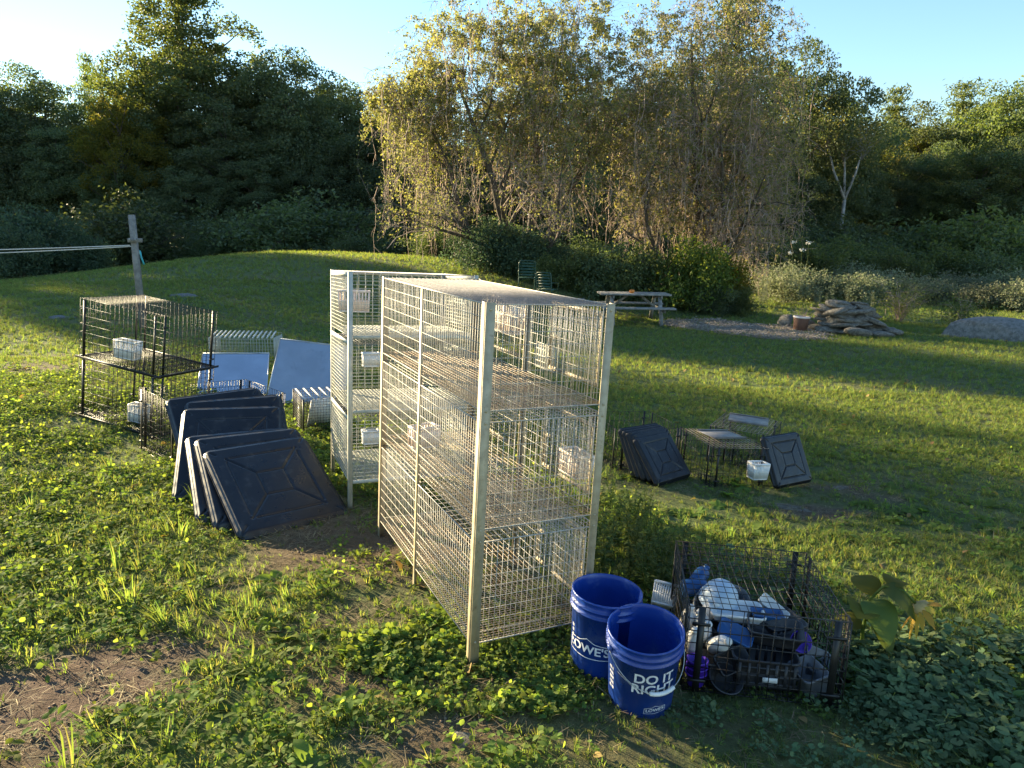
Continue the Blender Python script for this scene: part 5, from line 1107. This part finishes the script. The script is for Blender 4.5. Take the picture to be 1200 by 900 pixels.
# ------------------------------------------------------------------ stones
def stone_mesh(seed, flat=.5, n=2):
    r = np.random.default_rng(seed); import bmesh
    bm = bmesh.new(); bmesh.ops.create_icosphere(bm, subdivisions=n, radius=1.0); V = np.array([v.co for v in bm.verts]); F = [[v.index for v in f.verts] for f in bm.faces]; bm.free()
    for k in range(9):
        d = r.normal(0, 1, 3); d /= np.linalg.norm(d); c = r.uniform(.45, .85); s = V@d; V = V-np.maximum(0, s-c)[:, None]*d*.9
    V = V*(1+.10*(fbm(V[:, 0]*1.3+V[:, 2], V[:, 1]*1.3-V[:, 2], 1.6, seed)-.5))[:, None]; V[:, 2] *= flat
    m = MB(); m.add(V, None, F); me = m.mesh('stone'); me.materials.append(MT['stone']); return me
SM = [stone_mesh(s, f) for s, f in ((1, .42), (2, .55), (3, .35), (4, .6), (5, .45), (6, .38), (7, .5))]
pc = GP(994, 390); zc = G(pc[0], pc[1]); o = empty('rock_pile', (pc[0], pc[1], zc), (0, 0, -.05), 'pile of flat grey field stones at the end of the wood chip bed', 'rock pile')
rr = np.random.default_rng(21); kk = 0
rows = [(-.02, .68, .55, 13), (.13, .64, .48, 12), (.27, .58, .42, 11), (.41, .52, .34, 10), (.54, .34, .22, 7)]
for z, rx, ry, n in rows:
    for k in range(n):
        a = 6.28*k/n+rr.uniform(-.25, .25); q = rr.uniform(.55, 1.0); s = rr.uniform(.20, .36)*(1.1-z*.3)
        c = bpy.data.objects.new('stone', SM[kk % 7]); COL.objects.link(c); c.parent = o; kk += 1
        c.location = (math.cos(a)*rx*q-.12*z, math.sin(a)*ry*q, z+rr.uniform(.03, .12)); c.scale = (s*rr.uniform(.9, 1.5), s*rr.uniform(.7, 1.0), s*rr.uniform(.55, .9)); c.rotation_euler = (rr.normal(0, .14), rr.normal(0, .16), rr.uniform(-.6, .6))
for dx, dy, s in ((-.1, -.75, (.42, .22, .30)), (.45, -.7, (.36, .22, .26)), (.82, -.5, (.3, .2, .2)), (-.75, .7, (.3, .25, .5)), (-1.1, 1.0, (.26, .2, .5))):
    c = bpy.data.objects.new('stone', SM[kk % 7]); COL.objects.link(c); c.parent = o; kk += 1; c.location = (dx, dy, .08); c.scale = s; c.rotation_euler = (0, .1, dx)
def rock(px, py, s, label, name='flat_rock', mat='stone', seed=50, sink=.4, yaw=0, sub=3, flat=.5):
    p = GP(px, py); me = stone_mesh(seed, flat, sub); me.materials.clear(); me.materials.append(MT[mat]); me.polygons.foreach_set('use_smooth', np.ones(len(me.polygons), bool))
    c = bpy.data.objects.new(name, me); COL.objects.link(c); c.location = (p[0], p[1], p[2]-s[2]*flat*sink); c.scale = s; c.rotation_euler = (0, 0, yaw); return tag(c, label, 'rock')
rock(1163, 396, (1.35, .8, 1.3), 'large rounded grey granite boulder half buried in the lawn', 'granite_boulder', 'granite', 51, .25, -.18, 4)
rock(542, 866, (.085, .10, .045), 'small flat pale stone in the grass before the galvanised cage', 'flat_stone', 'granite', 52, .55, .3)
rock(905, 592, (.34, .10, .05), 'flat stone sunk in the bare soil before the lone black lid', 'flat_stone', 'stone', 53, .75, -.3)
rock(985, 573, (.17, .10, .05), 'small flat stone sunk in the lawn beyond the lone black lid', 'flat_stone', 'stone', 54, .6, .1)
rock(70, 372, (.38, .22, .12), 'pale flat rock showing on the mound beyond the two level crate', 'flat_rock', 'granite', 55, .3, .1)
rock(214, 346, (.42, .22, .16), 'grey rock lying on top of the mound behind the clothesline post', 'flat_rock', 'granite', 56, .3, .1)
rock(1003, 391, (.42, .26, .26), 'rounded pale stone in front of the rock pile', 'round_stone', 'granite', 57, .2, .0)
rock(150, 745, (.05, .04, .03), 'fist sized stone on the bare soil patch', 'small_stone', 'granite', 58, .5, .6)
